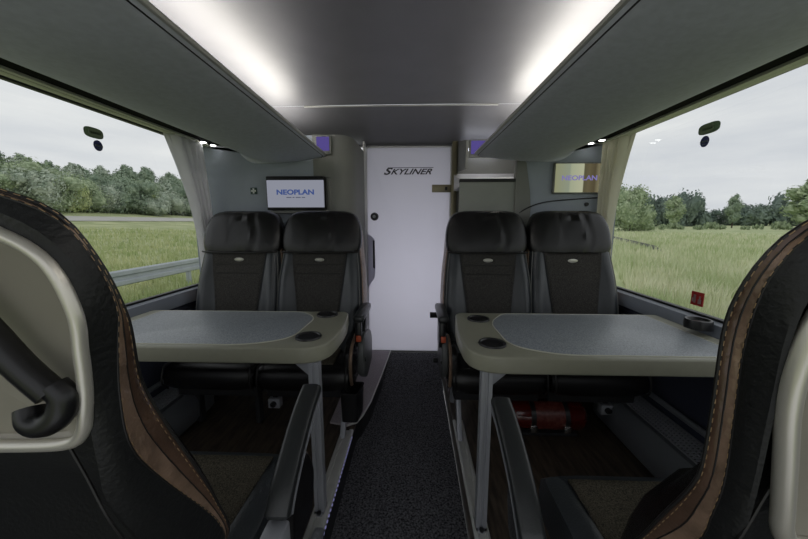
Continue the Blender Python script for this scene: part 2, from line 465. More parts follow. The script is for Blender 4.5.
# overhead racks
def rack(s, xt, X, label):
    """xt inner rim x, X window side"""
    sx = s
    def sec(x_rim, y):
        # outline (x,z): underside from the window side to the rim then the top back
        xw = X-(.255 if sx < 0 else .225)*sx
        pts = []
        n = 12
        for i in range(n+1):
            t = i/n; x = xw+(x_rim-xw)*t
            z = 1.493-.047*t-.046*math.sin(math.pi*t**.85)
            pts.append((x, y, z))
        pts += [(x_rim-.004*sx, y, 1.450), (x_rim-.006*sx, y, 1.458), (x_rim+.001*sx, y, 1.466), (x_rim+.03*sx, y, 1.475), (x_rim+.14*sx, y, 1.50), (x_rim+.20*sx, y, 1.515), (x_rim+.40*sx, y, 1.52), (X-.14*sx, y, 1.57), (X-.04*sx, y, 1.60), (X-.012*sx, y, 1.60), (X-.012*sx, y, 1.558), (xw+.012*sx, y, 1.546), (xw, y, 1.515)]
        return pts
    r = thing('overhead_rack', label, 'overhead rack', ((xt+X)/2, 1.0, 1.45))
    w = abs(xt-X)
    tp = (lambda y: xt-.028*sx*(1.5-y)) if sx < 0 else (lambda y: xt+.022*(1.5-y))
    stations = [(y, tp(y)) for y in (-.6,.4,1.2,1.7,1.88)]
    for a in range(1, 9):
        th = a/8*math.pi/2
        stations.append((1.88+.115*math.sin(th)**.8, tp(1.98)+sx*(.36*(1-math.cos(th)**.7 if a < 8 else 1))))
    b = B(); loft(b, [sec(x, y) for y, x in stations], True, True, True)
    obj('rack_body', b, M_rack, r)
    rim = [(x-.003*sx, y, 1.453) for y, x in stations]
    b = B(); tube(b, rim, .0065, 8); obj('rim', b, M_rim, r)
    rim2 = [(x+.012*sx, y, 1.446) for y, x in stations]
    b = B(); tube(b, rim2, .003, 6); obj('rim_groove', b, M_gasket, r)
    # strip lamp lying in the cove on top of the rack
    b = B(); xa = xt+.23*sx
    a0, a1 = sorted((xa, xa+.15*sx))
    prism(b, [(a0,1.590),(a1,1.590),(a1,1.608),(a0,1.608)], -.55, 2.12, axis='y')
    lamp = obj('strip_lamp', b, M_cove, r, smooth=False)
    b = B(); box(b, a0+.03, a1-.03, -.55, 1.98, 1.52, 1.590); obj('lamp_mount', b, M_rim, lamp, smooth=False)
    return r
rack_l = rack(-1, -.507, XL, 'left grey overhead rack running along the window, rounded at its far end')
rack_r = rack(1, .350, XR, 'right grey overhead rack running along the window, rounded at its far end')
# purple night lights at the far ends of the coves
for xa, xb, yy, lab in ((-.60,-.50,1.975,'small purple glowing panel between left rack end and grey column'), (.335,.455,2.10,'small purple glowing panel between right rack end and door post')):
    b = B(); box(b, xa, xb, yy, yy+.02, 1.47, 1.580, .008); 
    t = tag(obj('night_light', b, M_column), lab, 'light')
    g = B(); box(g, xa+.012, xb-.012, yy-.004, yy, 1.49, 1.57, .002); obj('glowing_cover', g, M_purple, t)
# reading spots
for s, x0, y0, z0, lab in ((-1,-1.215,1.88,1.528,'nearer'),(-1,-1.205,1.955,1.528,'farther'),(1,1.005,1.955,1.522,'farther'),(1,1.028,1.885,1.522,'nearer')):
    t = thing('reading_spot', '%s of the two small white spot lamps at the %s curtain top' % (lab, 'left' if s < 0 else 'right'), 'light', (x0, y0, z0))
    b = B(); lathe(b, [(.001,.012),(.024,.012),(.026,-.002),(.02,-.006),(.001,-.006)], (x0, y0, z0), 20); obj('housing', b, M_black, t)
    b = B(); lathe(b, [(.001,-.006),(.015,-.006),(.015,-.009),(.001,-.011)], (x0, y0, z0), 16); obj('lens', b, M_spot, t)

# ================================================================== BULKHEAD FITTINGS
t = thing('monitor', 'flat screen with pale blue lettering on the left bulkhead above the seats', 'screen', (-.72, 1.96, 1.14))
b = B(); box(b, -.90, -.545, 1.955, 1.998, 1.142, 1.342, .004); obj('housing', b, M_black, t)
b = B(); box(b, -.893, -.548, 1.948, 1.955, 1.158, 1.318, .001); scr = obj('display', b, M_screen, t)
text_mesh('lettering', 'NEOPLAN', .040, M_screenblue, scr, facing_cam(-.72, 1.9465, 1.246), bold=.0016, sx=1.27, ext=.0004)
b = B()
for k, w_ in enumerate((.03,.012,.03,.02)): 
    x_ = -.775+[0,.037,.056,.093][k]; box(b, x_, x_+w_, 1.9455, 1.9475, 1.214, 1.219)
obj('small_marks', b, M_screendark, scr)
b = B(); box(b, -.885, -.53, 1.965, 1.996, 1.122, 1.14, .004); obj('lower_bar', b, M_column, t)
b = B(); box(b, -.535, -.515, 1.985, 1.998, 1.15, 1.34, .003); obj('side_strip', b, M_column, t)

t = thing('first_aid_sign', 'small dark square sign with a white cross on the left bulkhead', 'sign', (-.998,1.996,1.24))
b = B(); box(b, -1.018,-.978,1.995,2.0,1.24,1.28,.001); obj('plate', b, mat('sign_green', (44,66,60), .5), t)
b = B(); box(b, -1.003,-.993,1.993,1.996,1.245,1.275); box(b, -1.013,-.983,1.993,1.996,1.255,1.265); obj('cross', b, mat('sign_white', (225,228,225), .5), t, smooth=False)

# right screen: curtain reflection painted as glowing pale and brown stripes, violet lettering
def reflection_mat():
    m = bpy.data.materials.new('painted_reflection'); m.use_nodes = True
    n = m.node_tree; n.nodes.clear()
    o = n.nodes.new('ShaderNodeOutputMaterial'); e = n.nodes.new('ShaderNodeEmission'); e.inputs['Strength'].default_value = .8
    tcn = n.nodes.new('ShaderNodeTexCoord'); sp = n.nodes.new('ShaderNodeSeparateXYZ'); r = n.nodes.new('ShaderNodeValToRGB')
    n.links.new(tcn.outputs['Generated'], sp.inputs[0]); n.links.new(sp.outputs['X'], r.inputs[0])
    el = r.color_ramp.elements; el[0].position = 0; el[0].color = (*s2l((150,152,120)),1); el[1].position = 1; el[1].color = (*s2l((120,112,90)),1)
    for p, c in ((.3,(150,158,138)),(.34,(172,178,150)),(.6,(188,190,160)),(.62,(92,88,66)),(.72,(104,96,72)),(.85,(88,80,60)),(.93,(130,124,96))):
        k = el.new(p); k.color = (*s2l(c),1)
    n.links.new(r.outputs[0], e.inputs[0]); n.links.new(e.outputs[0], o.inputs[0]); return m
t = thing('reflecting_screen', 'small screen with painted stripes of curtain reflection on the right bulkhead', 'screen', (.96,1.98,1.24))
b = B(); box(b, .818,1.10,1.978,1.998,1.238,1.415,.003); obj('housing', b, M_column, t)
b = B(); box(b, .826,1.094,1.974,1.978,1.244,1.408); sc2 = obj('display', b, reflection_mat(), t, smooth=False)
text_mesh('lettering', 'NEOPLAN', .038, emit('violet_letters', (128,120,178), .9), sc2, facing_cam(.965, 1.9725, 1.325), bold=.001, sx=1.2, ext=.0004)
b = B(); lathe(b, [(.001,-.008),(.011,-.008),(.013,0)], (1.03,1.998,1.175), 16, axis='y'); obj('round_stud', b, M_gasket, wr)

# door side button on the grey column
b = B(); lathe(b, [(.001,-.006),(.008,-.006),(.009,0)], (-.387,2.40,1.33), 12, axis='x'); tag(obj('column_button', b, M_gasket), 'tiny dark button on the jamb side of the grey column', 'button')

# ================================================================== CURTAINS
def curtain(pts_top, pts_bot, label, cx):
    """top and bottom lines in plan with heights; pleats by sine"""
    b = B(); n = 72; rows = []
    H_ = 26
    for j in range(H_+1):
        v = j/H_; row = []
        for i in range(n+1):
            u = i/n
            top = Vector(pts_top[0]).lerp(Vector(pts_top[1]), u); bot = Vector(pts_bot[0]).lerp(Vector(pts_bot[1]), u)
            p = top.lerp(bot, v)
            pin = math.sin(v*math.pi*.5)
            sway = math.sin(v*math.pi)*(.075)
            amp = .024*(1-.3*v)+.006
            p.x += cx*(amp*math.sin(u*math.pi*2*4.3+v*1.2)+.005*math.sin(u*31+v*4))
            p.y += .008*math.cos(u*math.pi*2*4.3)+sway*(1-u)*.9
            row.append(p)
        rows.append(row)
    loft(b, rows, False)
    o = obj('curtain', b, M_curtain, recalc=False)
    md = o.modifiers.new('thick', 'SOLIDIFY'); md.thickness = .002
    return tag(o, label, 'curtain')
c1 = curtain([(-1.285,1.70,1.54),(-1.245,1.90,1.54)], [(-1.285,1.88,.72),(-1.25,1.97,.72)], 'pale gathered curtain at the far end of the left window', -1)
c2 = curtain([(1.135,1.80,1.565),(1.09,1.97,1.565)], [(1.135,1.89,.72),(1.10,1.97,.72)], 'cream gathered curtain at the far end of the right window', 1)

M_cream = mat('cream_curtain_cloth', (238,236,224), .85, noise_amt=.03, noise_scale=20, spec=.2); make_translucent(M_cream, .6)
c2.data.materials.clear(); c2.data.materials.append(M_cream)
# ================================================================== WINDOW STICKERS
G_green = mat('sticker_green', (142,154,136), .5); G_blue = mat('sticker_navy', (112,114,146), .5); G_white = mat('sticker_white', (205,210,212), .5); G_red = mat('sticker_red', (158,44,42), .5)
for m_ in (G_green, G_blue, G_white): make_translucent(m_, .8)
def disc_yz(bm, x, cy, cz, ry, rz, th, n=32, power=2):
    ring = []
    for k in range(n):
        a = 2*math.pi*k/n; c, s_ = math.cos(a), math.sin(a)
        ring.append((cy+ry*abs(c)**(2/power)*(1 if c >= 0 else -1), cz+rz*abs(s_)**(2/power)*(1 if s_ >= 0 else -1)))
    prism(bm, ring, x, x+th, axis='x')
for s, X, y0, zc, side in ((-1, XL, 1.345, 1.434, 'left'), (1, XR, 1.385, 1.44, 'right')):
    xg = X-.002*s if s > 0 else X+.001
    b = B(); disc_yz(b, xg, y0, zc, (.040 if s < 0 else .047), .021, .003, 40, 3.2)
    t = tag(obj('window_sticker', b, G_green, smooth=False), 'oblong green sticker near the top of the %s window' % side, 'sticker')
    g = B(); disc_yz(g, xg+(.003 if s < 0 else -.0015), y0+.008, zc, .031, .016, .0015, 40, 3.2); obj('inner_field', g, mat('sticker_green_light', (160,172,150), .5), t, smooth=False)
    g = B()
    for k in range(5): box(g, xg-.002+(.006 if s<0 else 0), xg+(.006 if s<0 else 0), y0-.016+.009*k, y0-.010+.009*k, zc-.005, zc+.004)
    obj('marks', g, G_green, t, smooth=False)
    b = B(); disc_yz(b, xg, y0+.012, zc-.048, .019, .0215, .003, 32)
    t = tag(obj('window_sticker', b, G_blue, smooth=False), 'round navy sticker under the oblong one on the %s window' % side, 'sticker')
    g = B()
    for k, w_ in enumerate((.006,.007,.006,.007)): box(g, xg-.002+(.005 if s<0 else 0), xg+(.005 if s<0 else 0), y0-.003+.0085*k, y0-.003+.0085*k+w_, zc-.052, zc-.045)
    box(g, xg-.002+(.005 if s<0 else 0), xg+(.005 if s<0 else 0), y0+.005, y0+.02, zc-.062, zc-.058)
    obj('marks', g, G_white, t, smooth=False)
b = B(); box(b, XR-.006, XR-.002, 1.30, 1.357, .728, .785, .001)
t = tag(obj('window_sticker', b, G_red, smooth=False), 'red and white square sticker low on the right window', 'sticker')
g = B(); box(g, XR-.0075, XR-.0055, 1.334, 1.344, .738, .772); box(g, XR-.0075, XR-.0055, 1.346, 1.350, .742, .758); box(g, XR-.0075, XR-.0055, 1.308, 1.322, .738, .756); box(g, XR-.0075, XR-.0055, 1.312, 1.318, .756, .770)
obj('pictogram', g, G_white, t, smooth=False)

# ================================================================== TABLES
def rounded(pts, r, n=6):
    out = []
    N = len(pts)
    for i in range(N):
        p0, p1, p2 = Vector(pts[i-1]), Vector(pts[i]), Vector(pts[(i+1) % N])
        rr = r[i] if isinstance(r, (list, tuple)) else r
        a = (p0-p1).normalized(); c = (p2-p1).normalized()
        rr = min(rr, (p0-p1).length*.45, (p2-p1).length*.45)
        A, C_ = p1+a*rr, p1+c*rr
        for k in range(n+1):
            t = k/n; out.append(tuple((1-t)**2*A+2*t*(1-t)*p1+t*t*C_))
    return out
def table(s, dx, dy, xin, xw, label):
    """s=-1: left table, aisle end at xin (larger x)."""
    t = thing('table', label, 'table', ((xin+xw)/2, 1.24+dy, 0))
    zt = .65
    yf, yn = 1.462, (1.012 if s < 0 else .962)
    a = lambda d: xin+s*d         # d metres from the aisle end toward the window
    out = rounded([(a(.028), yf), (a(.0), 1.27+dy), (a(.015), yn), (xw, yn), (xw, yf)], [.04,.12,.11,.02,.02], 8)
    b = B(); prism(b, out, zt-.058, zt, bev=.007, seg=3); top = obj('tabletop', b, M_tabletop, t)
    inl = rounded([(a(.24), yf-.018), (a(.155), 1.36+dy), (a(.165), 1.10+dy), (a(.30), yn+.022), (xw-s*.06, yn+.022), (xw-s*.06, yf-.018)], [.03,.08,.12,.08,.02,.02], 8)
    b = B(); prism(b, inl, zt+.0002, zt+.0018, bev=.0006); obj('inlay', b, M_inlay, top)
    b = B(); tube(b, [(x, y, zt+.001) for x, y in inl], .0022, 6, closed=True); obj('inlay_edge', b, M_line, top)
    for cx_, cy_ in ((a(.115), 1.405+dy), (a(.108), 1.120+dy)):
        b = B(); lathe(b, [(.0005,.0012),(.038,.0012),(.041,.0055),(.046,.0055),(.048,.0015),(.048,-.01)], (cx_, cy_, zt+.001), 32); obj('cup_holder', b, M_black, top)
    # legs: a profiled post near the aisle corner, bracket, brace and foot
    px_ = a(.0)+s*.012; px_ = -.346 if s < 0 else .236
    py = 1.04+dy
    pz = zt-.058
    b = B(); prism(b, [(px_-.018,py-.016),(px_-.006,py-.016),(px_-.004,py-.011),(px_+.004,py-.011),(px_+.006,py-.016),(px_+.018,py-.016),(px_+.018,py+.016),(px_-.018,py+.016)], .012, pz, bev=.002)
    leg = obj('leg', b, M_legm, t)
    b = B(); box(b, px_-.022, px_+.022, py-.03, py+.03, .003, .014, .003); obj('foot_plate', b, M_legm, leg)
    b = B(); lathe(b, [(.008,0),(.009,.006),(.004,.009)], (px_, py-.024, .012), 12); obj('bolt', b, M_black, leg)
    b = B(); prism(b, [(px_+s*.015, pz), (px_+s*.075, pz), (px_+s*.015, pz-.055)], py-.006, py+.012, axis='y', bev=.002); obj('bracket', b, M_legm, t)
    b = B(); box(b, min(px_, xw-s*.1), max(px_, xw-s*.1), 1.2+dy, 1.24+dy, pz-.022, pz, .003); obj('rail_under_top', b, M_legm, t)
    b = B(); box(b, px_-.012, px_+.012, py, yf-.05, pz-.018, pz, .003); obj('side_rail', b, M_legm, t)
    return t
table(-1, 0, 0, -.283, XL+.065, 'left grey fixed table with a pale blue inlay and two cup holders')
table(1, 0, -.045, .163, XR-.065, 'right grey fixed table with a pale blue inlay and two cup holders')
# cup holder on the right window ledge
b = B(); lathe(b, [(.0005,-.004),(.03,-.004),(.035,.004),(.041,.004),(.043,-.004),(.043,-.03),(.0005,-.03)], (0,0,0), 28)
bmesh.ops.translate(b, verts=b.verts, vec=(1.082,1.215,.70))
tag(obj('ledge_cup_holder', b, M_black), 'black round cup holder set at the right window ledge beside the table', 'cup holder')

# aisle floor rails
for s, x0, x1, lab in ((-1,-.374,-.312,'aluminium floor rail along the left edge of the aisle'), (1,.208,.262,'aluminium floor rail along the right edge of the aisle')):
    b = B(); pr = [(x0,0.0005),(x1,0.0005),(x1,.010),(x1-.006,.014),((x0+x1)/2+.012,.014),((x0+x1)/2+.010,.007),((x0+x1)/2-.010,.007),((x0+x1)/2-.012,.014),(x0+.006,.014),(x0,.010)]
    prism(b, pr, -.5, 1.50 if s < 0 else 1.60, axis='y')
    t = tag(obj('floor_rail', b, M_alu, smooth=False), lab, 'floor rail')
    xe = x1+.001 if s < 0 else x0-.003
    if s < 0:
        g = B()
        for k in range(56):
            y_ = .2+k*.0226; box(g, xe, xe+.003, y_, y_+.009, .002, .008)
        obj('led_strip', g, M_led, t, smooth=False)

# ================================================================== REAR SEATS (facing the camera)
def yf(z): return -.115+.175*(z-.40)/.73+.02*((z-.40)/.73)**2
def hw(z):
    K = [(.36,.20),(.45,.222),(.55,.238),(.65,.240),(.78,.232),(.90,.217),(1.0,.208),(1.06,.195),(1.10,.16),(1.125,.11)]
    if z <= K[0][0]: return K[0][1]
    for (a, wa), (c, wc) in zip(K, K[1:]):
        if z <= c:
            t = (z-a)/(c-a); return wa+(wc-wa)*t
    return K[-1][1]
def ub(z):     # half-width fraction of the fabric centre
    t = max(0, min(1, (z-.55)/.36)); return .47+.24*t**1.4
def front(u, z):
    a = abs(u); w = hw(z)
    y = yf(z)
    bul = math.exp(-((a-.80)/.17)**2)*.030*max(0, min(1, (1.0-z)/.25))
    rnd = 0
    if a > .86: rnd = .035*((a-.86)/.14)**2
    return y-bul+rnd
def build_seat(aisle):
    """aisle: +1/-1 side (x sign) of the aisle fittings, 0 for a window seat. local coordinates, front = -Y"""
    root = bpy.data.objects.new('coach_seat', None); root.empty_display_size = .05; COL.objects.link(root)
    def P(name, b, m, parent=root, smooth=True): return obj(name, b, m, parent, smooth, local=True)
    US = [-1+2*i/28 for i in range(29)]
    zs = [.38+i*(1.09-.38)/26 for i in range(27)]
    b = B(); loops = []
    for z in zs:
        w = hw(z); L = [(u*w, front(u, z), z) for u in US]
        L += [(u*w*1.03, yf(z)+.115+.012*(1-u*u), z) for u in (.97,.8,.4,0,-.4,-.8,-.97)]
        loops.append(L)
    loft(b, loops, True, True, True)
    back = P('backrest', b, M_bolster)
    # fabric centre
    b = B(); rows = []
    for i in range(25):
        z = .40+(.905-.40)*i/24; q = ub(z)
        rows.append([(q*t*hw(z), front(q*t, z)-.0035, z) for t in [-1+2*k/14 for k in range(15)]])
    loft(b, rows, False); fp = P('fabric_panel', b, M_fabric, back)
    md = fp.modifiers.new('thick', 'SOLIDIFY'); md.thickness = .004; md.offset = 0
    for zz in (.835, .80-.012):
        b = B(); q = ub(zz); tube(b, [(q*t*hw(zz), front(q*t, zz)-.0055, zz) for t in [-1+2*k/14 for k in range(15)]], .0022, 6); P('seam', b, M_piping, fp)
    for s in (-1, 1):
        b = B(); tube(b, [(s*ub(z)*hw(z), front(ub(z), z)-.004, z) for z in [.40+.505*i/20 for i in range(21)]], .0028, 6); P('panel_piping', b, M_piping, back)
        b = B(); tube(b, [(s*.955*hw(z), front(.955, z)-.002, z) for z in [.42+.49*i/20 for i in range(21)]], .003, 6); P('edge_piping', b, M_greypipe, back)
        b = B(); loops = []
        for z in [.40+.62*i/20 for i in range(21)]:
            w = hw(z); f0 = front(1, z); r0 = yf(z)+.12
            loops.append([(s*(w-.012), f0-.004, z), (s*(w+.004), f0+.002, z), (s*(w+.012), (f0+r0)/2, z), (s*(w+.012), r0+.002, z), (s*(w-.012), r0+.006, z)])
        loft(b, loops, True, True, True); P('side_gusset', b, M_bronze, back)
    # headrest
    b = B(); loops = []
    K = [(.902,.200,.016),(.908,.216,.030),(.93,.224,.038),(.96,.227,.040),(1.0,.226,.040),(1.04,.220,.038),(1.07,.210,.034),(1.095,.198,.029),(1.113,.182,.021),(1.125,.158,.010),(1.132,.12,-.004)]
    for z, w, d in K:
        L = []
        n = 120
        for k in range(n):
            a = 2*math.pi*k/n; c, s_ = math.cos(a), math.sin(a)
            x = w*abs(c)**.55*(1 if c >= 0 else -1)
            yy = abs(s_)**.6*(1 if s_ >= 0 else -1)
            yc = yf(z)+.045; hd = .045+d*.75
            y = yc+yy*(hd if yy < 0 else .055*min(1, w/.2))
            if yy < 0: y += .012*math.sin(x*88+1.5*math.sin(z*30))*(.5+.5*math.sin(x*23+1))*max(0, 1-abs(x)/w)*min(1, d/.03)
            L.append((x, y, z))
        loops.append(L)
    loft(b, loops, True, True, True); hr = P('headrest', b, M_leather, back)
    b = B(); q = []
    for k in range(21):
        x = -.214+.428*k/20; q.append((x, yf(.905)-.026-.004*math.cos(x*7)+ (.02 if abs(x)>.2 else 0), .906-.004*math.cos(x/.214*math.pi/2)))
    tube(b, q, .0045, 8); P('headrest_piping', b, M_piping, hr)
    # oval badge
    b = B(); zc = .862; yb = front(0, zc)-.007
    ring = [(.026*math.cos(2*math.pi*k/28), zc+.0105*math.sin(2*math.pi*k/28)) for k in range(28)]
    prism(b, ring, yb-.003, yb+.003, axis='y', bev=.0015); bd = P('badge', b, M_badge, back)
    b = B(); ring = [(.02*math.cos(2*math.pi*k/28), yb-.0035, zc+.007*math.sin(2*math.pi*k/28)) for k in range(28)]
    tube(b, ring, .0008, 5, closed=True); P('badge_ring', b, M_greypipe, bd)
    # seat cushion with rolled front
    b = B(); loops = []
    for i in range(17):
        u = -1+2*i/16; x = u*.218; sh = .012*(abs(u)**6)
        prof = [(-.33+sh,.262+sh),(-.352+sh,.275+sh),(-.365+sh,.30),(-.368+sh,.335),(-.358+sh,.368-sh),(-.335,.385-sh),(-.30,.392-sh),(-.2,.386-sh+.012*u*u),(-.06,.38+.012*u*u-sh),(.0,.38-sh),(.0,.29),(-.15,.27)]
        loops.append([(x, y, z) for y, z in prof])
    loft(b, loops, True, True, True); cu = P('seat_cushion', b, M_leather)
    b = B(); box(b, -.14, .14, -.31, -.08, .384, .399, .006); P('fabric_panel', b, M_cushion, cu)
    for x_ in (-.21, .21):
        b = B(); tube(b, catmull([(x_,-.34,.27),(x_,-.372,.31),(x_,-.362,.372),(x_,-.33,.392),(x_,-.15,.386)], 5), .004, 6); P('cushion_piping', b, M_piping, cu)
    # base frame
    b = B(); box(b, -.205, .205, -.29, .05, .205, .262, .008); box(b, -.19, .19, .0, .05, .26, .40, .006); fr = P('seat_frame', b, M_dull)
    if aisle:
        s = aisle
        for nm, (ya, yb_) in (('leg', (-.20, -.31)), ('leg', (-.05, .03))):
            b = B(); xa = s*.175
            prism(b, [(ya-.022,.21),(ya+.022,.21),(yb_+.016,.012),(yb_-.016,.012)], xa-.012, xa+.012, axis='x', bev=.003); P(nm, b, M_legm)
        # armrest: pad pointing forward, drop bracket, grey shield with knob, bulky side pad with bronze edge
        xa = s*.262
        b = B(); box(b, xa-.026, xa+.026, -.295, -.02, .592, .628, .013, 3); ar = P('armrest', b, M_arm)
        b = B(); prism(b, [(-.03,.60),(-.10,.60),(-.17,.50),(-.16,.42),(-.08,.40),(-.03,.42)], xa-.010, xa+.010, axis='x', bev=.004); P('armrest_bracket', b, M_black, ar)
        b = B(); box(b, xa-.02, xa+.012, -.285, -.25, .47, .60, .008); P('armrest_strut', b, M_black, ar)
        b = B(); prism(b, rounded([(-.285,.505),(-.22,.515),(-.06,.49),(0,.42),(-.02,.30),(-.20,.27),(-.295,.33),(-.31,.43)], .04, 4), xa-.006, xa+.026, axis='x', bev=.008, seg=3); sh = P('side_shield', b, M_shield)
        b = B(); lathe(b, [(.012,-.02),(.012,.0),(.009,.004)], (xa+s*.026, -.265, .40), 14, axis='x'); P('recline_knob', b, M_black, sh)
        b = B(); lathe(b, [(.012,0),(.013,.012),(.010,.02)], (xa, -.30, .405), 14, axis='y')
        P('recline_button', b, M_black, sh)
        b = B(); prism(b, rounded([(-.335,.47),(-.25,.50),(-.10,.50),(-.10,.27),(-.30,.265),(-.345,.32)], .045, 5), s*.205-.018+(.008*s), s*.205+.03*s if s > 0 else s*.205+.018+(.008*s), axis='x', bev=.008, seg=3) if s > 0 else prism(b, rounded([(-.335,.47),(-.25,.50),(-.10,.50),(-.10,.27),(-.30,.265),(-.345,.32)], .045, 5), s*.235, s*.195, axis='x', bev=.008, seg=3)
        pad = P('side_pad', b, M_leather)
        arc = catmull([(s*.232,-.33,.30),(s*.232,-.352,.36),(s*.232,-.346,.44),(s*.232,-.30,.485),(s*.232,-.20,.505)], 6)
        b = B(); tube(b, arc, .008, 8); P('bronze_edge', b, M_bronze, pad)
        b = B(); box(b, xa-.012, xa+.012, -.297, -.287, .50, .53, .003); P('release_tab', b, mat('orange_tab', (190,84,50), .4), sh)
    else:
        for sgn in (-1, 1):
            b = B(); box(b, sgn*.16-.012, sgn*.16+.012, -.22, -.18, .012, .21, .003); P('leg', b, M_dull)
    return root
def seat_at(root, x, label, first, group=None):
    r = root
    if not first:
        r = root.copy(); COL.objects.link(r)
        for ch in list(root.children):
            c = ch.copy(); COL.objects.link(c); c.parent = r
            for g in list(ch.children):
                d = g.copy(); COL.objects.link(d); d.parent = c
    r.location = (x, 1.755, 0)
    tag(r, label, 'seat', 'high backed coach seats facing the camera behind the tables')
    return r
ws = build_seat(0)
seat_at(ws, -.985, 'black leather and charcoal fabric coach seat beside the left window curtain', True)
seat_at(ws, .855, 'black leather and charcoal fabric coach seat beside the right window curtain', False)
seat_at(build_seat(1), -.530, 'coach seat under the monitor, armrest on the aisle left of the door', True)
seat_at(build_seat(-1), .400, 'coach seat in front of the flat grey panel, its armrest on the aisle', True)

# bin on the left aisle seat
t = thing('litter_bin', 'small black open litter bin hanging beside the left aisle seat', 'bin', (-.30,1.46,.12))
b = B(); pr = rounded([(-.352,1.40),(-.268,1.40),(-.255,1.52),(-.352,1.52)], .015, 4)
lo = [((x+.31)*.9-.31, (y-1.46)*.9+1.46, .115) for x, y in pr]; hi = [(x, y, .262) for x, y in pr]
hi2 = [((x+.31)*.92-.31, (y-1.46)*.92+1.46, .262) for x, y in pr]; lo2 = [((x+.31)*.82-.31, (y-1.46)*.82+1.46, .125) for x, y in pr]
loft(b, [lo, hi, hi2, lo2], True, True, True); obj('bucket', b, M_black, t)
b = B(); tube(b, [(x, y, .262) for x, y in pr], .004, 6, closed=True); obj('lip', b, M_dull, t)

# sockets under the seats
for x_, lab in ((-.725,'left'),(.965,'right')):
    t = thing('socket_box', 'small grey box with a round black socket under the %s seats' % lab, 'socket', (x_, 1.53, .12))
    b = B(); box(b, x_-.03, x_+.03, 1.51, 1.55, .115, .165, .003); obj('plate', b, M_legm, t)
    b = B(); lathe(b, [(.001,-.004),(.008,-.004),(.009,-.012),(.015,-.012),(.015,0)], (x_, 1.51, .14), 20, axis='y'); obj('outlet', b, M_black, t)
    b = B(); box(b, x_-.012, x_+.012, 1.53, 1.55, .165, .205); obj('hanger', b, M_dull, t)

# heaters along the walls
for s, xa, xb, lab in ((-1, XL+.03, XL+.19, 'left'), (1, XR-.19, XR-.03, 'right')):
    t = thing('convector_heater', 'long low convector heater with a grille along the %s wall' % lab, 'heater', ((xa+xb)/2, .9, 0))
    b = B()
    if s > 0: pr = [(xa+.03,.012),(xa,.05),(xa,.14),(xa+.035,.19),(xb,.205),(xb,.012)]
    else: pr = [(xb-.03,.012),(xb,.05),(xb,.14),(xb-.035,.19),(xa,.205),(xa,.012)]
    prism(b, pr, 0.0, 1.66, axis='y', bev=.002); body = obj('casing', b, M_heater, t)
    x0_, x1_ = (xa+.045, xb-.01) if s > 0 else (xa+.01, xb-.045)
    b = B(); zt_ = .199
    box(b, x0_, x1_, .1, 1.60, zt_, zt_+.003); g = obj('grille_bed', b, M_gasket, body, smooth=False)
    b = B()
    for k in range(100):
        y_ = .1+k*.015; box(b, x0_, x1_, y_, y_+.005, zt_+.003, zt_+.008)
    for k in range(6):
        x_ = x0_+(x1_-x0_)*k/5; box(b, x_-.003, x_+.003, .1, 1.60, zt_+.003, zt_+.009)
    obj('grille', b, M_legm, body, smooth=False)
    b = B(); tube(b, [(XR-.06 if s > 0 else XL+.06, .0, .27), (XR-.06 if s > 0 else XL+.06, 1.66, .27)], .012, 10)
    obj('pipe', b, M_heater, t)

# fire extinguisher lying under the right seats
t = thing('fire_extinguisher', 'red fire extinguisher lying strapped under the right hand seats', 'fire extinguisher', (.63,1.52,.03))
yc, zc = 1.50, .124; r0 = .072
b = B(); lathe(b, [(.001,.845),(.03,.843),(.055,.832),(r0,.81),(r0,.50),(.058,.475),(.035,.46),(.02,.452),(.02,.44)], (0,yc,zc), 36, axis='x'); obj('cylinder', b, M_red, t)
b = B(); lathe(b, [(.018,.445),(.018,.41),(.012,.40)], (0,yc,zc), 16, axis='x'); box(b, .385,.42,yc-.012,yc+.012,zc-.01,zc+.05,.004); obj('valve', b, M_black, t)
b = B(); lathe(b, [(r0+.0008,.585),(r0+.0008,.725)], (0,yc,zc), 36, axis='x'); bmesh.ops.delete(b, geom=[f for f in b.faces if f.calc_center_median().y > yc-.01 or len(f.verts) > 4], context='FACES'); obj('paper_label', b, M_redlabel, t)
for xs_ in (.575,.735):
    b = B(); lathe(b, [(r0+.001,xs_-.011),(r0+.004,xs_-.011),(r0+.004,xs_+.011),(r0+.001,xs_+.011)], (0,yc,zc), 36, axis='x'); st = obj('strap', b, M_black, t)
    b = B(); box(b, xs_-.016, xs_+.016, yc-.078, yc-.06, zc-.055, zc-.02, .003); tube(b, [(xs_-.014,yc-.08,zc-.03),(xs_,yc-.088,zc-.015),(xs_+.014,yc-.08,zc-.03)], .003, 6); obj('clip', b, M_chrome, st)
b = B(); box(b, .52,.80,1.46,1.56,.028,.045,.003); box(b, .54,.555,1.5,1.56,.013,.04); box(b, .765,.78,1.5,1.56,.013,.04); obj('cradle', b, M_dull, t)

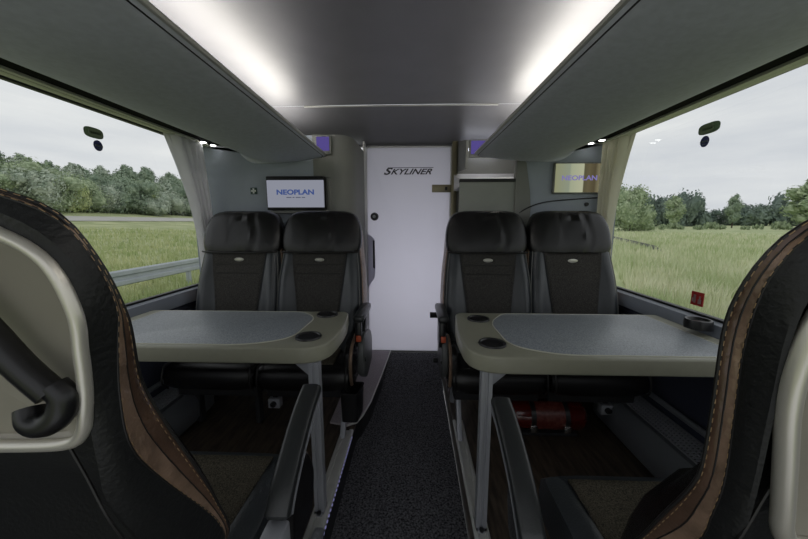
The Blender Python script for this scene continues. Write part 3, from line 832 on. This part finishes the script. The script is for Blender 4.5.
# ================================================================== FOREGROUND SEATS (seen from behind)
B_side = [(0,.352,1.130),(.08,.353,1.124),(.147,.358,1.106),(.204,.366,1.078),(.228,.382,1.021),(.234,.401,.954),(.229,.412,.915),(.219,.424,.870),(.213,.438,.822),(.222,.459,.747),(.243,.487,.645),(.254,.512,.560),(.247,.545,.450),(.15,.555,.400),(0,.555,.400)]
S_side = [(0,.348,1.126),(.08,.349,1.1205),(.150,.355,1.103),(.205,.364,1.075),(.2285,.380,1.019),(.2335,.397,.955),(.228,.403,.913),(.222,.404,.835),(.219,.413,.761),(.229,.455,.648),(.246,.495,.547),(.245,.535,.440),(.15,.53,.395),(0,.53,.395)]
A_side = [(0,.344,1.122),(.08,.346,1.117),(.152,.352,1.100),(.206,.362,1.072),(.229,.378,1.017),(.233,.392,.957),(.230,.390,.916),(.225,.387,.840),(.225,.393,.759),(.230,.432,.673),(.250,.517,.510),(.243,.525,.430),(.15,.50,.390),(0,.50,.390)]
M_side = [(0,.338,1.106),(.08,.339,1.100),(.155,.343,1.083),(.209,.348,1.05),(.232,.362,.995),(.231,.368,.94),(.227,.372,.90),(.221,.372,.835),(.220,.378,.75),(.222,.400,.670),(.235,.46,.520),(.225,.48,.425),(.14,.46,.400),(0,.46,.400)]
R_side = [(0,.341,1.092),(.08,.342,1.088),(.152,.344,1.068),(.205,.347,1.032),(.229,.351,.967),(.224,.355,.917),(.219,.358,.880),(.213,.361,.840),(.208,.368,.75),(.204,.378,.68),(.212,.42,.53),(.19,.43,.43),(.12,.43,.41),(0,.43,.41)]
RIGHT = [
 [(0,.352,1.122),(.08,.354,1.115),(.14,.359,1.10),(.191,.368,1.07),(.216,.377,1.038),(.228,.391,.989),(.227,.404,.934),(.221,.410,.834),(.220,.413,.736),(.225,.422,.691),(.232,.450,.620),(.236,.485,.537),(.24,.53,.45),(.15,.54,.40),(0,.54,.40)],
 [(0,.350,1.120),(.08,.352,1.113),(.14,.357,1.097),(.191,.366,1.066),(.215,.374,1.033),(.226,.388,.985),(.223,.402,.928),(.218,.404,.834),(.217,.406,.736),(.220,.412,.680),(.224,.437,.608),(.235,.485,.52),(.24,.52,.44),(.15,.52,.40),(0,.52,.40)],
 [(0,.348,1.117),(.08,.350,1.110),(.14,.353,1.094),(.191,.359,1.061),(.212,.366,1.028),(.219,.377,.985),(.213,.391,.913),(.210,.392,.832),(.210,.391,.733),(.210,.400,.670),(.212,.415,.610),(.232,.49,.50),(.235,.51,.43),(.15,.50,.39),(0,.50,.39)],
 [(0,.344,1.108),(.08,.345,1.101),(.14,.348,1.084),(.189,.353,1.051),(.209,.358,1.015),(.214,.366,.97),(.212,.375,.91),(.211,.377,.832),(.208,.378,.735),(.207,.386,.66),(.209,.405,.60),(.22,.46,.50),(.225,.48,.42),(.14,.46,.40),(0,.46,.40)],
 [(0,.341,1.092),(.08,.342,1.086),(.14,.344,1.066),(.183,.347,1.032),(.203,.351,.99),(.208,.355,.94),(.207,.358,.880),(.205,.361,.830),(.202,.366,.74),(.20,.374,.67),(.20,.39,.61),(.20,.43,.50),(.18,.43,.43),(.12,.43,.41),(0,.43,.41)]]
def half_to_loop(side, cx, sgn, n=60, npts=None):
    pts = catmull(side, 8)
    half = resample(pts, n)
    right = [Vector((cx+sgn*p.x, p.y, p.z)) for p in half]
    left = [Vector((cx-sgn*p.x, p.y, p.z)) for p in half[1:-1]][::-1]
    return right+left
def blend(L1, L2, t, bulge=Vector((0,0,0))): return [a.lerp(c, t)+bulge for a, c in zip(L1, L2)]
def scaled(L, sx_, sz_, dy):
    c = sum(L, Vector())/len(L)
    return [Vector((c.x+(p.x-c.x)*sx_, p.y+dy, c.z+(p.z-c.z)*sz_)) for p in L]
def fore_seat(sgn, cx, label, ring_side, arm_path, cy0, cy1, zc_):
    """sgn=+1: aisle is at larger x"""
    t = thing('coach_seat', label, 'seat', (cx, .6, 0), 'foreground coach seats seen from behind')
    Lb, Ls, La, Lm, Lr = [half_to_loop(S_, cx, sgn) for S_ in ((B_side, S_side, A_side, M_side, R_side) if sgn > 0 else RIGHT)]
    Ls = blend(La, Lb, .5)
    # black leather shell: from gusset seam around to a recessed rear face
    b = B()
    rec = scaled(Lr, .93, .95, .030)
    lm2 = blend(La, Lm, .5); 
    loft(b, [La, lm2, Lm, blend(Lm, Lr, .5), Lr, scaled(Lr, .975, .985, -.002), rec, scaled(rec, .5, .5, .0)], True, False, True)
    shell = obj('back_shell', b, M_shell, t)
    # bronze gusset with a crease seam
    out = []
    n = len(La)
    def puff(L1, L2, t_, amt, wr=0.0):
        res = []
        cxx = Vector((cx, 0, .8))
        for i, (a, c) in enumerate(zip(L1, L2)):
            p = a.lerp(c, t_); d = Vector((p.x-cx, 0, (p.z-.8))); d.normalize()
            p += d*(amt+wr*math.sin(i*1.9)*math.sin(i*.37)); res.append(p)
        return res
    b = B(); loft(b, [La, puff(La, Ls, .25, .0004, .0020), puff(La, Ls, .5, .0006, .0028), puff(La, Ls, .75, .0004, .0018), Ls], True); gus = obj('side_gusset', b, M_bronze, t)
    b = B(); loft(b, [Ls, puff(Ls, Lb, .2, .0016), puff(Ls, Lb, .5, .0026), puff(Ls, Lb, .8, .0016), Lb], True); roll = obj('bronze_edge_roll', b, M_bronze2, t)
    b = B(); tube(b, Ls, .0011, 6, closed=True); obj('crease', b, M_piping, roll)
    # front cushion of the backrest
    F1 = scaled(Lb, .975, .98, .006); F2 = scaled(Lb, .80, .86, .040); F3 = scaled(Lb, .66, .74, .055); F4 = scaled(Lb, .45, .5, .045)
    b = B(); loft(b, [Lb, F1, F2, F3, F4], True, False, True); fc = obj('backrest_cushion', b, M_leather, t)
    b = B(); tube(b, Lb, .0028, 8, closed=True); obj('piping', b, M_piping, fc)
    b = B(); tube(b, La, .0014, 6, closed=True); obj('shell_piping', b, M_piping, shell)
    # stitches along both seams of the bronze roll
    def stitches(L, off, w):
        b = B(); R_ = resample(L, 330, True)
        for i in range(0, 330):
            if i % 2: continue
            p, q = R_[i], R_[(i+1) % 330]
            d = (q-p); 
            if p.z < .5: continue
            o_ = Vector((p.x-cx, 0, p.z-.8)).normalized()*off+Vector((0,-.0012,0))
            tube(b, [p+o_, q+o_], w, 5)
        return b
    obj('stitching', stitches(blend(Lb, Ls, .25), .0024, .0006), M_stitch, gus)
    obj('stitching', stitches(blend(La, Ls, .12), .0013, .0005), M_stitch, gus)
    # silver ring and tray
    ring = [Vector((cx+sgn*x, y-.003, z)) for x, y, z in ring_side]
    ringm = [Vector((cx-sgn*x, y-.003, z)) for x, y, z in ring_side][::-1]
    full = catmull([*ring, *ringm[1:-1]], 7, closed=True)
    b = B(); tube(b, full, .0078, 12, closed=True, sx=1.0, sy=1.0) if sgn > 0 else tube(b, full, .011, 12, closed=True); rg = obj('tray_ring', b, M_ring, t)
    c0 = sum(full, Vector())/len(full)
    inn = [c0+(p-c0)*.985+Vector((0,.004,0)) for p in full]; mid = [c0+(p-c0)*.93+Vector((0,.012,0)) for p in full]; m2 = [c0+(p-c0)*.4+Vector((0,.016,0)) for p in full]
    b = B(); loft(b, [[p+Vector((0,.004,0)) for p in inn], inn, mid, m2], True, False, True); obj('tray_panel', b, M_tray, rg)
    for A_, nm, rr in arm_path:
        b = B(); tube(b, catmull(A_, 5), rr, 14); obj(nm, b, M_black, rg)
    # lower rear: seam and cushion
    b = B(); x_ = lambda d: cx+sgn*d
    tube(b, catmull([(x_(.171),.3625,.785),(x_(.182),.369,.73),(x_(.20),.3735,.66),(x_(.21),.40,.56)], 6), .0022, 6); obj('shell_seam', b, M_piping, shell)
    # seat cushion
    y0, y1 = cy0, cy1
    b = B(); loops = []
    for i in range(21):
        u = -1+2*i/20; x = cx+sgn*.02+u*.250; sh = .014*abs(u)**6; up = .022*math.exp(-((abs(u)-.86)/.13)**2)
        prof = [(y1-.03,zc_-.13),(y1-.008-sh,zc_-.11),(y1-sh,zc_-.07),(y1-.006-sh,zc_-.03),(y1-.03-sh,zc_-.008),(y1-.07,zc_-sh),(y1-.18,zc_-.006+up-sh),(y0+.06,zc_-.008+up*1.3-sh),(y0,zc_-.02-sh),(y0,zc_-.13)]
        loops.append([(x, y, z) for y, z in prof])
    loft(b, loops, True, True, True); cu = obj('seat_cushion', b, M_bolster, t)
    b = B(); rows = []
    for j in range(9):
        y_ = y0+.02+(y1-.055-y0-.02)*j/8
        rows.append([(cx+sgn*.02+u*.250, y_, zc_+.004-(.006 if j < 7 else .002)+.022*math.exp(-((abs(u)-.86)/.13)**2)*min(1,(8-j)/3)) for u in [-.78+1.56*k/12 for k in range(13)]])
    loft(b, rows, False); fp = obj('fabric_panel', b, M_cushion, cu)
    md = fp.modifiers.new('thick', 'SOLIDIFY'); md.thickness = .006
    # padded side of the seat towards the aisle, edged in bronze
    xs_ = cx+sgn*(.305 if sgn > 0 else .345); ya_ = y1-.02
    pad = rounded([(ya_-.16,.22),(ya_-.02,.22),(ya_+.01,.33),(ya_-.04,.43),(ya_-.16,.40)], .03, 4)
    b = B(); prism(b, pad, xs_-.014, xs_+.014, axis='x', bev=.006, seg=3); sp = obj('side_pad', b, M_leather, t)
    b = B(); tube(b, [(xs_, p[0]+.002, p[1]) for p in pad if p[0] > ya_-.10], .007, 8); obj('bronze_edge', b, M_bronze, sp)
    b = B(); prism(b, rounded([(ya_-.10,.015),(ya_+.10,.015),(ya_+.06,.07),(ya_-.04,.10)], .02, 4), xs_-.01, xs_+.01, axis='x', bev=.003); obj('side_lever', b, M_legm, t)
    b = B(); box(b, cx-.2, cx+.2, y0-.05, y1-.06, .20, zc_-.125, .008); obj('seat_frame', b, M_dull, t)
    for yy in (y0+.0, y1-.12):
        b = B(); box(b, cx+sgn*.17-.014, cx+sgn*.17+.014, yy-.02, yy+.02, .003, .205, .004); obj('leg', b, M_legm, t)
        b = B(); box(b, cx-sgn*.17-.014, cx-sgn*.17+.014, yy-.02, yy+.02, .003, .205, .004); obj('leg', b, M_legm, t)
    return t
ring_l = [(0,.340,1.082),(.08,.342,1.080),(.152,.345,1.060),(.203,.348,1.026),(.224,.351,.967),(.221,.354,.917),(.215,.358,.870),(.209,.359,.835),(.200,.361,.808),(.180,.362,.790),(.12,.363,.783),(0,.363,.781)]
ring_r = [(0,.340,1.066),(.08,.342,1.062),(.14,.345,1.040),(.172,.348,1.0),(.188,.351,.958),(.194,.354,.904),(.191,.357,.853),(.180,.360,.79),(.169,.363,.728),(.160,.366,.690),(.140,.368,.668),(.08,.369,.66),(0,.369,.658)]
cl = -.62; cr_ = .62
fore_seat(1, cl, 'foreground coach seat at the left edge, seen from behind with a silver ringed tray', ring_l,
  [([(-.56,.340,1.02),(-.50,.338,.955),(-.462,.338,.905),(-.432,.341,.868)], 'tray_arm', .0155),
   ([(-.466,.344,.846),(-.458,.338,.832),(-.440,.338,.830),(-.424,.340,.842),(-.420,.343,.862),(-.430,.343,.876)], 'hinge_hook', .0145)], .50, .875, .40)
fore_seat(-1, cr_, 'foreground coach seat at the right edge, seen from behind with bronze stitched side', ring_r, [], .50, .82, .40)

# armrests of the foreground seats
def armrest(x, pts, label, s):
    t = thing('armrest', label, 'armrest', (x, .65, .20))
    P_ = catmull(pts, 6)
    n = len(P_)
    b = B(); rings = []
    for i, p in enumerate(P_):
        d = (P_[min(n-1,i+1)]-P_[max(0,i-1)]).normalized(); nrm = Vector((0,-d.z,d.y))
        if nrm.z < 0: nrm = -nrm
        k = 1.0
        if i == 0 or i == n-1: k = .7
        w = .026*k; h = .016*k; L = []
        for a in range(16):
            th = 2*math.pi*a/16; c, s_ = math.cos(th), math.sin(th)
            L.append(p+Vector((1,0,0))*w*abs(c)**.5*(1 if c>=0 else -1)+nrm*h*abs(s_)**.5*(1 if s_>=0 else -1))
        rings.append(L)
    loft(b, rings, True, True, True); obj('armrest_pad', b, M_arm, t)
    b = B(); rings = []
    for i, p in enumerate(P_[:-1]):
        d = (P_[min(n-1,i+1)]-P_[max(0,i-1)]).normalized(); nrm = Vector((0,-d.z,d.y))
        if nrm.z < 0: nrm = -nrm
        q = p-nrm*.026; w = .021; h = .012
        rings.append([q+Vector((sx_*w,0,0))+nrm*sy_*h for sx_, sy_ in ((-1,-1),(1,-1),(1,1),(-1,1))])
    loft(b, rings, True, True, True); obj('metal_underside', b, M_legm, t)
    e = P_[-1]
    b = B(); box(b, x-.024, x+.024, e.y-.05, e.y+.012, .20, e.z-.008, .008); obj('upright', b, M_legm, t)
    return t
armrest(-.285, [(-.285,.832,.612),(-.285,.77,.594),(-.285,.69,.552),(-.285,.615,.498),(-.285,.575,.455)], 'curved grey armrest in the left foreground beside the table leg', -1)
armrest(.235, [(.235,.822,.588),(.235,.77,.575),(.235,.70,.548),(.235,.62,.505),(.235,.545,.44)], 'curved grey armrest in the right foreground beside the table leg', 1)

# ================================================================== OUTSIDE
M_grassL = mat('meadow_ground_left', (150,160,118), .95, rgb2=(184,188,146), noise_scale=.5, spec=.1)
M_grassR = mat('meadow_ground_right', (160,172,128), .95, rgb2=(192,198,156), noise_scale=.35, spec=.1)
M_road = mat('road_grey', (186,184,178), .9, noise_amt=.05, noise_scale=1, spec=.1)
def leafmat(name, c1, c2, sc=.6):
    m = mat(name, c1, .85, rgb2=c2, noise_scale=sc, spec=.1); return m
M_blade = leafmat('grass_blades', (182,196,146), (226,226,196), .45)
M_blade2 = leafmat('grass_blades_bank', (160,176,120), (206,208,162), .6)
def gz_left(x):
    K = [(-400,9),(-90,4.6),(-52,2.5),(-46,1.85),(-42,1.45),(-36,.85),(-20,-.05),(-8,-.75),(-3,-1.1),(-1.6,-1.3)]
    if x < K[0][0]: return K[0][1]
    for (a, za), (c, zc) in zip(K, K[1:]):
        if x <= c: return za+(zc-za)*(x-a)/(c-a)
    return K[-1][1]
b = B(); rows = []
for y in [-60,-20,0,10,20,30,45,60,80,120,200,400]:
    rows.append([(x, y, gz_left(x)) for x in (-400,-200,-90,-70,-52,-46,-36,-28,-20,-12,-8,-5,-3,-1.6)])
loft(b, rows, False); struct(obj('ground', b, M_grassL, recalc=False, local=True), 'grass bank outside the left window')
b = B(); rows = []
for y in [-60,0,20,40,60,80,120,200,300]:
    rows.append([(x, y, gz_left(x)+.06) for x in (-45.5,-43.5,-42,-39)])
loft(b, rows, False); struct(obj('road', b, M_road, recalc=False, local=True), 'pale road along the bank outside the left window')
GR = -1.2
b = B(); loft(b, [[(x, y, GR) for x in (1.6,10,40,100,200,400,800)] for y in (-60,0,10,30,60,100,200,400,800)], False)
struct(obj('ground', b, M_grassR, recalc=False, local=True), 'meadow outside the right window')

def blades(name, n, area, gz, hmin, hmax, m, label, seed):
    rnd = random.Random(seed); V = []; Fc = []
    for i in range(n):
        x, y, d = area(rnd)
        z = gz(x); h = rnd.uniform(hmin, hmax); w = (.006+.0011*d)*rnd.uniform(.7,1.3)
        a = rnd.uniform(0, math.pi); lx, ly = rnd.gauss(0, .16)*h, rnd.gauss(0, .16)*h
        dx, dy = w*math.cos(a), w*math.sin(a)
        k = len(V)
        V += [(x-dx, y-dy, z-.02), (x+dx, y+dy, z-.02), (x+dx*.7+lx*.4, y+dy*.7+ly*.4, z+h*.55), (x-dx*.7+lx*.4, y-dy*.7+ly*.4, z+h*.55), (x+lx, y+ly, z+h)]
        Fc += [(k,k+1,k+2,k+3), (k+3,k+2,k+4)]
    me = bpy.data.meshes.new(name); me.from_pydata(V, [], Fc); me.materials.append(m)
    o = bpy.data.objects.new(name, me); COL.objects.link(o)
    return tag(o, label, 'grass', kind='stuff')
def areaR(r):
    d = 3.0*math.exp(r.random()*math.log(26)); a = r.uniform(R(-8), R(62))   # angle from +x toward +y
    return (1.6+d*math.cos(a), d*math.sin(a)+.5, d)
blades('meadow_grass', 62000, areaR, lambda x: GR, .30, .72, M_blade, 'tall pale seeding meadow grass outside the right window', 3)
def areaL(r):
    d = 3.0*math.exp(r.random()*math.log(13)); a = r.uniform(R(0), R(70))
    x = -1.8-d*math.cos(a)
    return (x, d*math.sin(a)+.5, d)
def areaL2(r):
    while True:
        x, y, d = areaL(r)
        if x > -38: return x, y, d
blades('bank_grass', 42000, areaL2, gz_left, .10, .34, M_blade2, 'short green grass on the bank outside the left window', 4)

# guard rail outside the left window (W beam on posts)
t = thing('guard_rail', 'galvanised guard rail on posts along the road outside the left window', 'guard rail', (-6.6,9,-.85))
def wbeam(y0, y1, x, z0):
    prof = [(0,.0),(.05,.03),(.05,.11),(0,.15),(0,.21),(.05,.25),(.05,.33),(0,.36)]
    b = B(); loft(b, [[(x+px_, y, z0+pz_) for px_, pz_ in prof]+[(x+px_-.012, y, z0+pz_) for px_, pz_ in prof[::-1]] for y in (y0, y1)], True, True, True); return b
obj('beam', wbeam(-4, 42, -6.6, -.36), M_galv, t, smooth=False)
for k in range(12):
    y_ = -1.2+k*2.55+.1
    b = B(); box(b, -6.72, -6.62, y_-.05, y_+.05, -1.0, -.06, .01); obj('post', b, M_galv, t)
# far guard rail end outside the right window, turned down into the grass
t = thing('guard_rail', 'dark guard rail end sloping down into the meadow outside the right window', 'guard rail', (21,32,GR))
b = B()
path = [Vector(p) for p in ((27,46,-.80),(24.9,41.8,-.82),(21.5,33,-.84),(18.6,25.4,-.9),(17.6,23,-1.25))]
rings = []
for p in path:
    rings.append([p+Vector(q) for q in ((0,0,-.16),(.05,0,-.08),(0,0,0),(.05,0,.08),(0,0,.16),(-.03,0,.16),(-.03,0,-.16))])
loft(b, rings, True, True, True); obj('beam', b, mat('weathered_steel', (120,124,122), .7, metal=.3), t, smooth=False)
for y_, x_ in ((40,24.2),(36.5,22.9),(33,21.55),(29.5,20.2),(26.5,19.0)):
    b = B(); box(b, x_-.05, x_+.05, y_-.05, y_+.05, GR, -.8); obj('post', b, M_galv, t)

# ---- trees
def leaf_cloud(rnd, blobs, n, size, m, name):
    """leaf clumps spread over noisy blobs: small bent quads standing off an inner mass"""
    V = []; Fc = []
    tot = sum(b_[3]**2 for b_ in blobs)
    for (bx, by, bz, br, sq) in blobs:
        t = bmesh.new(); bmesh.ops.create_icosphere(t, subdivisions=2, radius=br*.70)
        k = len(V)
        for v in t.verts:
            nn = noise.noise(v.co*2.2/br+Vector((bx*3, by*3, bz*3)))
            c = v.co*(1+.35*nn); V.append((bx+c.x, by+c.y, bz+c.z*sq))
        for f in t.faces: Fc.append(tuple(k+v.index for v in f.verts))
        t.free()
        cnt = int(n*br*br/tot)
        for i in range(cnt):
            d = Vector((rnd.gauss(0,1), rnd.gauss(0,1), rnd.gauss(0,1))).normalized()
            nn = noise.noise(d*2.2+Vector((bx*3, by*3, bz*3)))
            rr = br*(.80+.36*nn+rnd.uniform(-.08,.34))
            c = Vector((bx+d.x*rr, by+d.y*rr, bz+d.z*rr*sq))
            a = Vector((rnd.gauss(0,1), rnd.gauss(0,1), rnd.gauss(0,1))).normalized(); a2 = (d+a*.6).normalized()
            u = a2.orthogonal().normalized(); w = a2.cross(u); s_ = size*rnd.uniform(.6,1.5)
            k = len(V)
            V += [tuple(c+u*s_), tuple(c+w*s_*.6), tuple(c-u*s_), tuple(c-w*s_*.6)]
            Fc.append((k,k+1,k+2,k+3))
    me = bpy.data.meshes.new(name); me.from_pydata(V, [], Fc); me.materials.append(m)
    return me
def trunk_mesh(rnd, h, r, branches, m):
    b = B(); tube(b, [(0,0,0),(.02*h,0,h*.3),(0,.02*h,h*.6),(0,0,h)], [r,r*.8,r*.6,r*.25], 8)
    for i in range(branches):
        z = h*rnd.uniform(.35,.85); a = rnd.uniform(0,6.28); L = h*rnd.uniform(.2,.4)
        tube(b, [(0,0,z),(math.cos(a)*L*.5,math.sin(a)*L*.5,z+L*.35),(math.cos(a)*L,math.sin(a)*L,z+L*.6)], [r*.4,r*.25,r*.08], 6)
    me = bpy.data.meshes.new('trunk'); b.to_mesh(me); b.free(); me.materials.append(m); return me
M_bark = mat('bark', (82,74,64), .9, noise_amt=.2, noise_scale=5, bump=.4, bump_scale=20)
LM = {'mid': leafmat('leaves_mid', (136,154,120), (190,202,168), 1.4), 'dark': leafmat('leaves_dark', (122,140,120), (166,180,156), 1.2), 'pale': leafmat('leaves_pale', (160,176,118), (208,214,160), 1.2), 'grey': leafmat('leaves_grey', (152,166,148), (196,204,186), 1.2), 'far': leafmat('leaves_far', (104,120,112), (136,150,138), .15)}
rt = random.Random(11)
def bush_blobs(r, w, h, n):
    out = [(0,0,h*.5,min(w,h)*.42,1.05)]
    for i in range(n):
        a = r.uniform(0,6.28); q = r.uniform(.15,.6)*w*.7; z = r.uniform(.22,.86)*h
        rr = r.uniform(.20,.34)*min(w,h)*(1.1-.4*abs(z/h-.45))
        out.append((math.cos(a)*q, math.sin(a)*q, z, rr, r.uniform(.85,1.1)))
    return out
def tall_blobs(r, w, h, n):
    out = []
    for i in range(n):
        z = h*(.25+.72*i/(n-1)); prof = math.sin(min(1,(z/h-.12)/.9)*math.pi)**.6 if z/h > .12 else .4
        for k in range(2):
            a = r.uniform(0,6.28); q = w*.25*prof*r.uniform(.3,1)
            out.append((math.cos(a)*q, math.sin(a)*q, z, w*.24*prof*r.uniform(.8,1.2)+.1, 1.1))
    return out
PROTO = {}
for key, (kind, w, h, nb, nl, sz, mm) in {
    'bush_a': ('b', 5.5, 4.8, 20, 7000, .15, 'mid'), 'bush_b': ('b', 6.5, 4.4, 22, 7500, .15, 'grey'), 'bush_c': ('b', 4.5, 4.0, 16, 6000, .13, 'pale'), 'bush_d': ('b', 6, 5.2, 22, 7500, .15, 'dark'),
    'tall_a': ('t', 7, 12, 12, 6000, .22, 'dark'), 'tall_b': ('t', 6, 11, 11, 5000, .22, 'grey'),
    'young': ('t', 6, 11, 8, 2200, .28, 'mid'), 'wood_a': ('b', 22, 17, 16, 3000, .8, 'far'), 'wood_b': ('b', 26, 14, 18, 3000, .8, 'far'), 'hedge': ('b', 9, 3.0, 12, 1500, .3, 'mid')}.items():
    bl = bush_blobs(rt, w, h, nb) if kind == 'b' else tall_blobs(rt, w, h, nb)
    PROTO[key] = (leaf_cloud(rt, bl, nl, sz, LM[mm], 'crown'), trunk_mesh(rt, h*.7, h*.022, 5, M_bark))
def tree(key, x, y, z, sc, rz, label, cat, name, group=None, leaf=None):
    t = thing(name, label, cat, (x, y, z), group)
    t.rotation_euler.z = rz; t.scale = (sc[0], sc[0], sc[1])
    me, tr = PROTO[key]
    if leaf:
        kk = (key, leaf)
        if kk not in PROTO:
            m2 = me.copy(); m2.materials.clear(); m2.materials.append(LM[leaf]); PROTO[kk] = (m2, tr)
        me = PROTO[kk][0]
    link(bpy.data.objects.new('crown', me), t); link(bpy.data.objects.new('trunk', tr), t)
    return t
rb = random.Random(5)
# bushes along the far side of the road (x about -52), from left of frame to the curtain
keys = ['bush_a','bush_b','bush_d','bush_c']
GB = 'bushy trees along the far side of the left road'
ys = [24+i*3.5 for i in range(18)]
for i, y_ in enumerate(ys):
    k = keys[i % 4]; s_ = rb.uniform(.9,1.18)
    if i == 6: k = 'bush_a'
    tree(k, -52-rb.uniform(0,3), y_, gz_left(-53), (s_, s_*rb.uniform(.92,1.1)), rb.uniform(0,6), 'dense bushy green tree in the row behind the left road', 'tree', 'bushy_tree', GB)
for i in range(12):
    y_ = 26+i*6.2
    tree(['bush_d','bush_a','bush_b'][i % 3], -60-rb.uniform(0,4), y_, gz_left(-60), (1.35, 1.45*rb.uniform(.9,1.1)), rb.uniform(0,6), 'taller rounded green tree in the second row behind the left road', 'tree', 'bushy_tree', 'second row trees behind the left road')
for i in range(20):
    y_ = 40+i*4.4+rb.uniform(-1,1)
    s_ = rb.uniform(.72,.95)*(1.0+.01*i)
    tree(['tall_a','tall_b'][i % 2], -74-rb.uniform(0,5), y_, gz_left(-74), (s_*1.05, s_), rb.uniform(0,6), 'slender dark poplar like tree on the skyline behind the left bank', 'tree', 'skyline_tree', 'skyline trees behind the left bank')
tree('bush_c', -48.6, 31.5, gz_left(-49), (.8,.72), 1, 'lighter yellow green bush in front of the tree row beyond the left road', 'bush', 'bush', leaf='pale')
tree('bush_b', -49.5, 61, gz_left(-50), (.7,.75), 2, 'grey green bush in front of the tree row near the left curtain', 'bush', 'bush')
# right side
tree('young', 121, 127.6, GR, (1.0,1.12), .5, 'solitary young tree standing in the meadow at the centre of the right window', 'tree', 'young_tree', leaf='dark')
tree('young', 96, 124, GR, (1.2,1.05), 2.5, 'pale young tree in front of the woods left of the solitary tree', 'tree', 'young_tree')
tree('young', 98, 85, GR, (1.5,1.12), 1.5, 'spreading young tree at the right edge of the right window', 'tree', 'young_tree')
tree('bush_a', 54, 83, GR, (1.5,2.1), .3, 'broad green tree beside the right curtain', 'tree', 'broad_tree', leaf='mid')
tree('bush_d', 60, 88, GR, (1.0,1.0), 2.3, 'low round bush between the broad tree and the woods outside the right window', 'bush', 'bush', leaf='mid')
GWd = 'woods on the horizon outside the right window'
for i in range(6):
    tree(['wood_a','wood_b'][i % 2], 92+i*11, 172+4*(i % 2), GR-1, (rb.uniform(.62,.72), rb.uniform(.98,1.1)), rb.uniform(0,6), 'large dark tree in the wood on the horizon outside the right window', 'tree', 'woodland_tree', GWd)
for i in range(7):
    tree(['wood_b','wood_a'][i % 2], 168+i*13, 228-3*i, GR-1, (.62, rb.uniform(.74,.86)), rb.uniform(0,6), 'distant hazy tree of the low tree line between woods and wooded hill', 'tree', 'distant_tree', 'far tree line beyond the meadow')
for i in range(6):
    tree(['wood_b','wood_a'][i % 2], 200+i*14, 196-i*4, GR-1, (.82, rb.uniform(1.05,1.2)*(1 if i else .8)), rb.uniform(0,6), 'hazy tree of the wooded hill at the right edge of the meadow', 'tree', 'hill_tree', 'wooded hill beyond the meadow')
GH = 'hedge bushes along the meadow edge'
for i, (px_, sc_) in enumerate(((646,.9),(655,.6),(664,.8),(676,1.0),(684,.6),(700,.7),(713,1.1),(722,.7),(745,.6),(757,.8),(780,1.2),(788,.8))):
    y_ = 104-(i % 3)*3; x_ = y_*(px_-415)/335
    tree('hedge', x_, y_, GR-.1, (.28*sc_+.1, .75*sc_), rb.uniform(0,6), 'low hedge bush along the far edge of the meadow', 'bush', 'hedge_bush', GH)
# pale road barrier near the right curtain
t = thing('road_barrier', 'small white and orange barrier beside the road beyond the right curtain', 'barrier', (31,55,GR))
b = B(); box(b, 25.5, 32, 54.9, 55, .55, .75); obj('white_board', b, G_white, t, smooth=False)
b = B(); box(b, 29.8, 31.6, 54.8, 54.9, .5, .68); obj('orange_board', b, mat('barrier_orange', (176,96,60), .6), t, smooth=False)
b = B(); box(b, 26, 26.1, 54.9, 55, GR, .6); obj('post', b, M_galv, t, smooth=False)
b = B(); box(b, 31, 31.1, 54.9, 55, GR, .6); obj('post', b, M_galv, t, smooth=False)
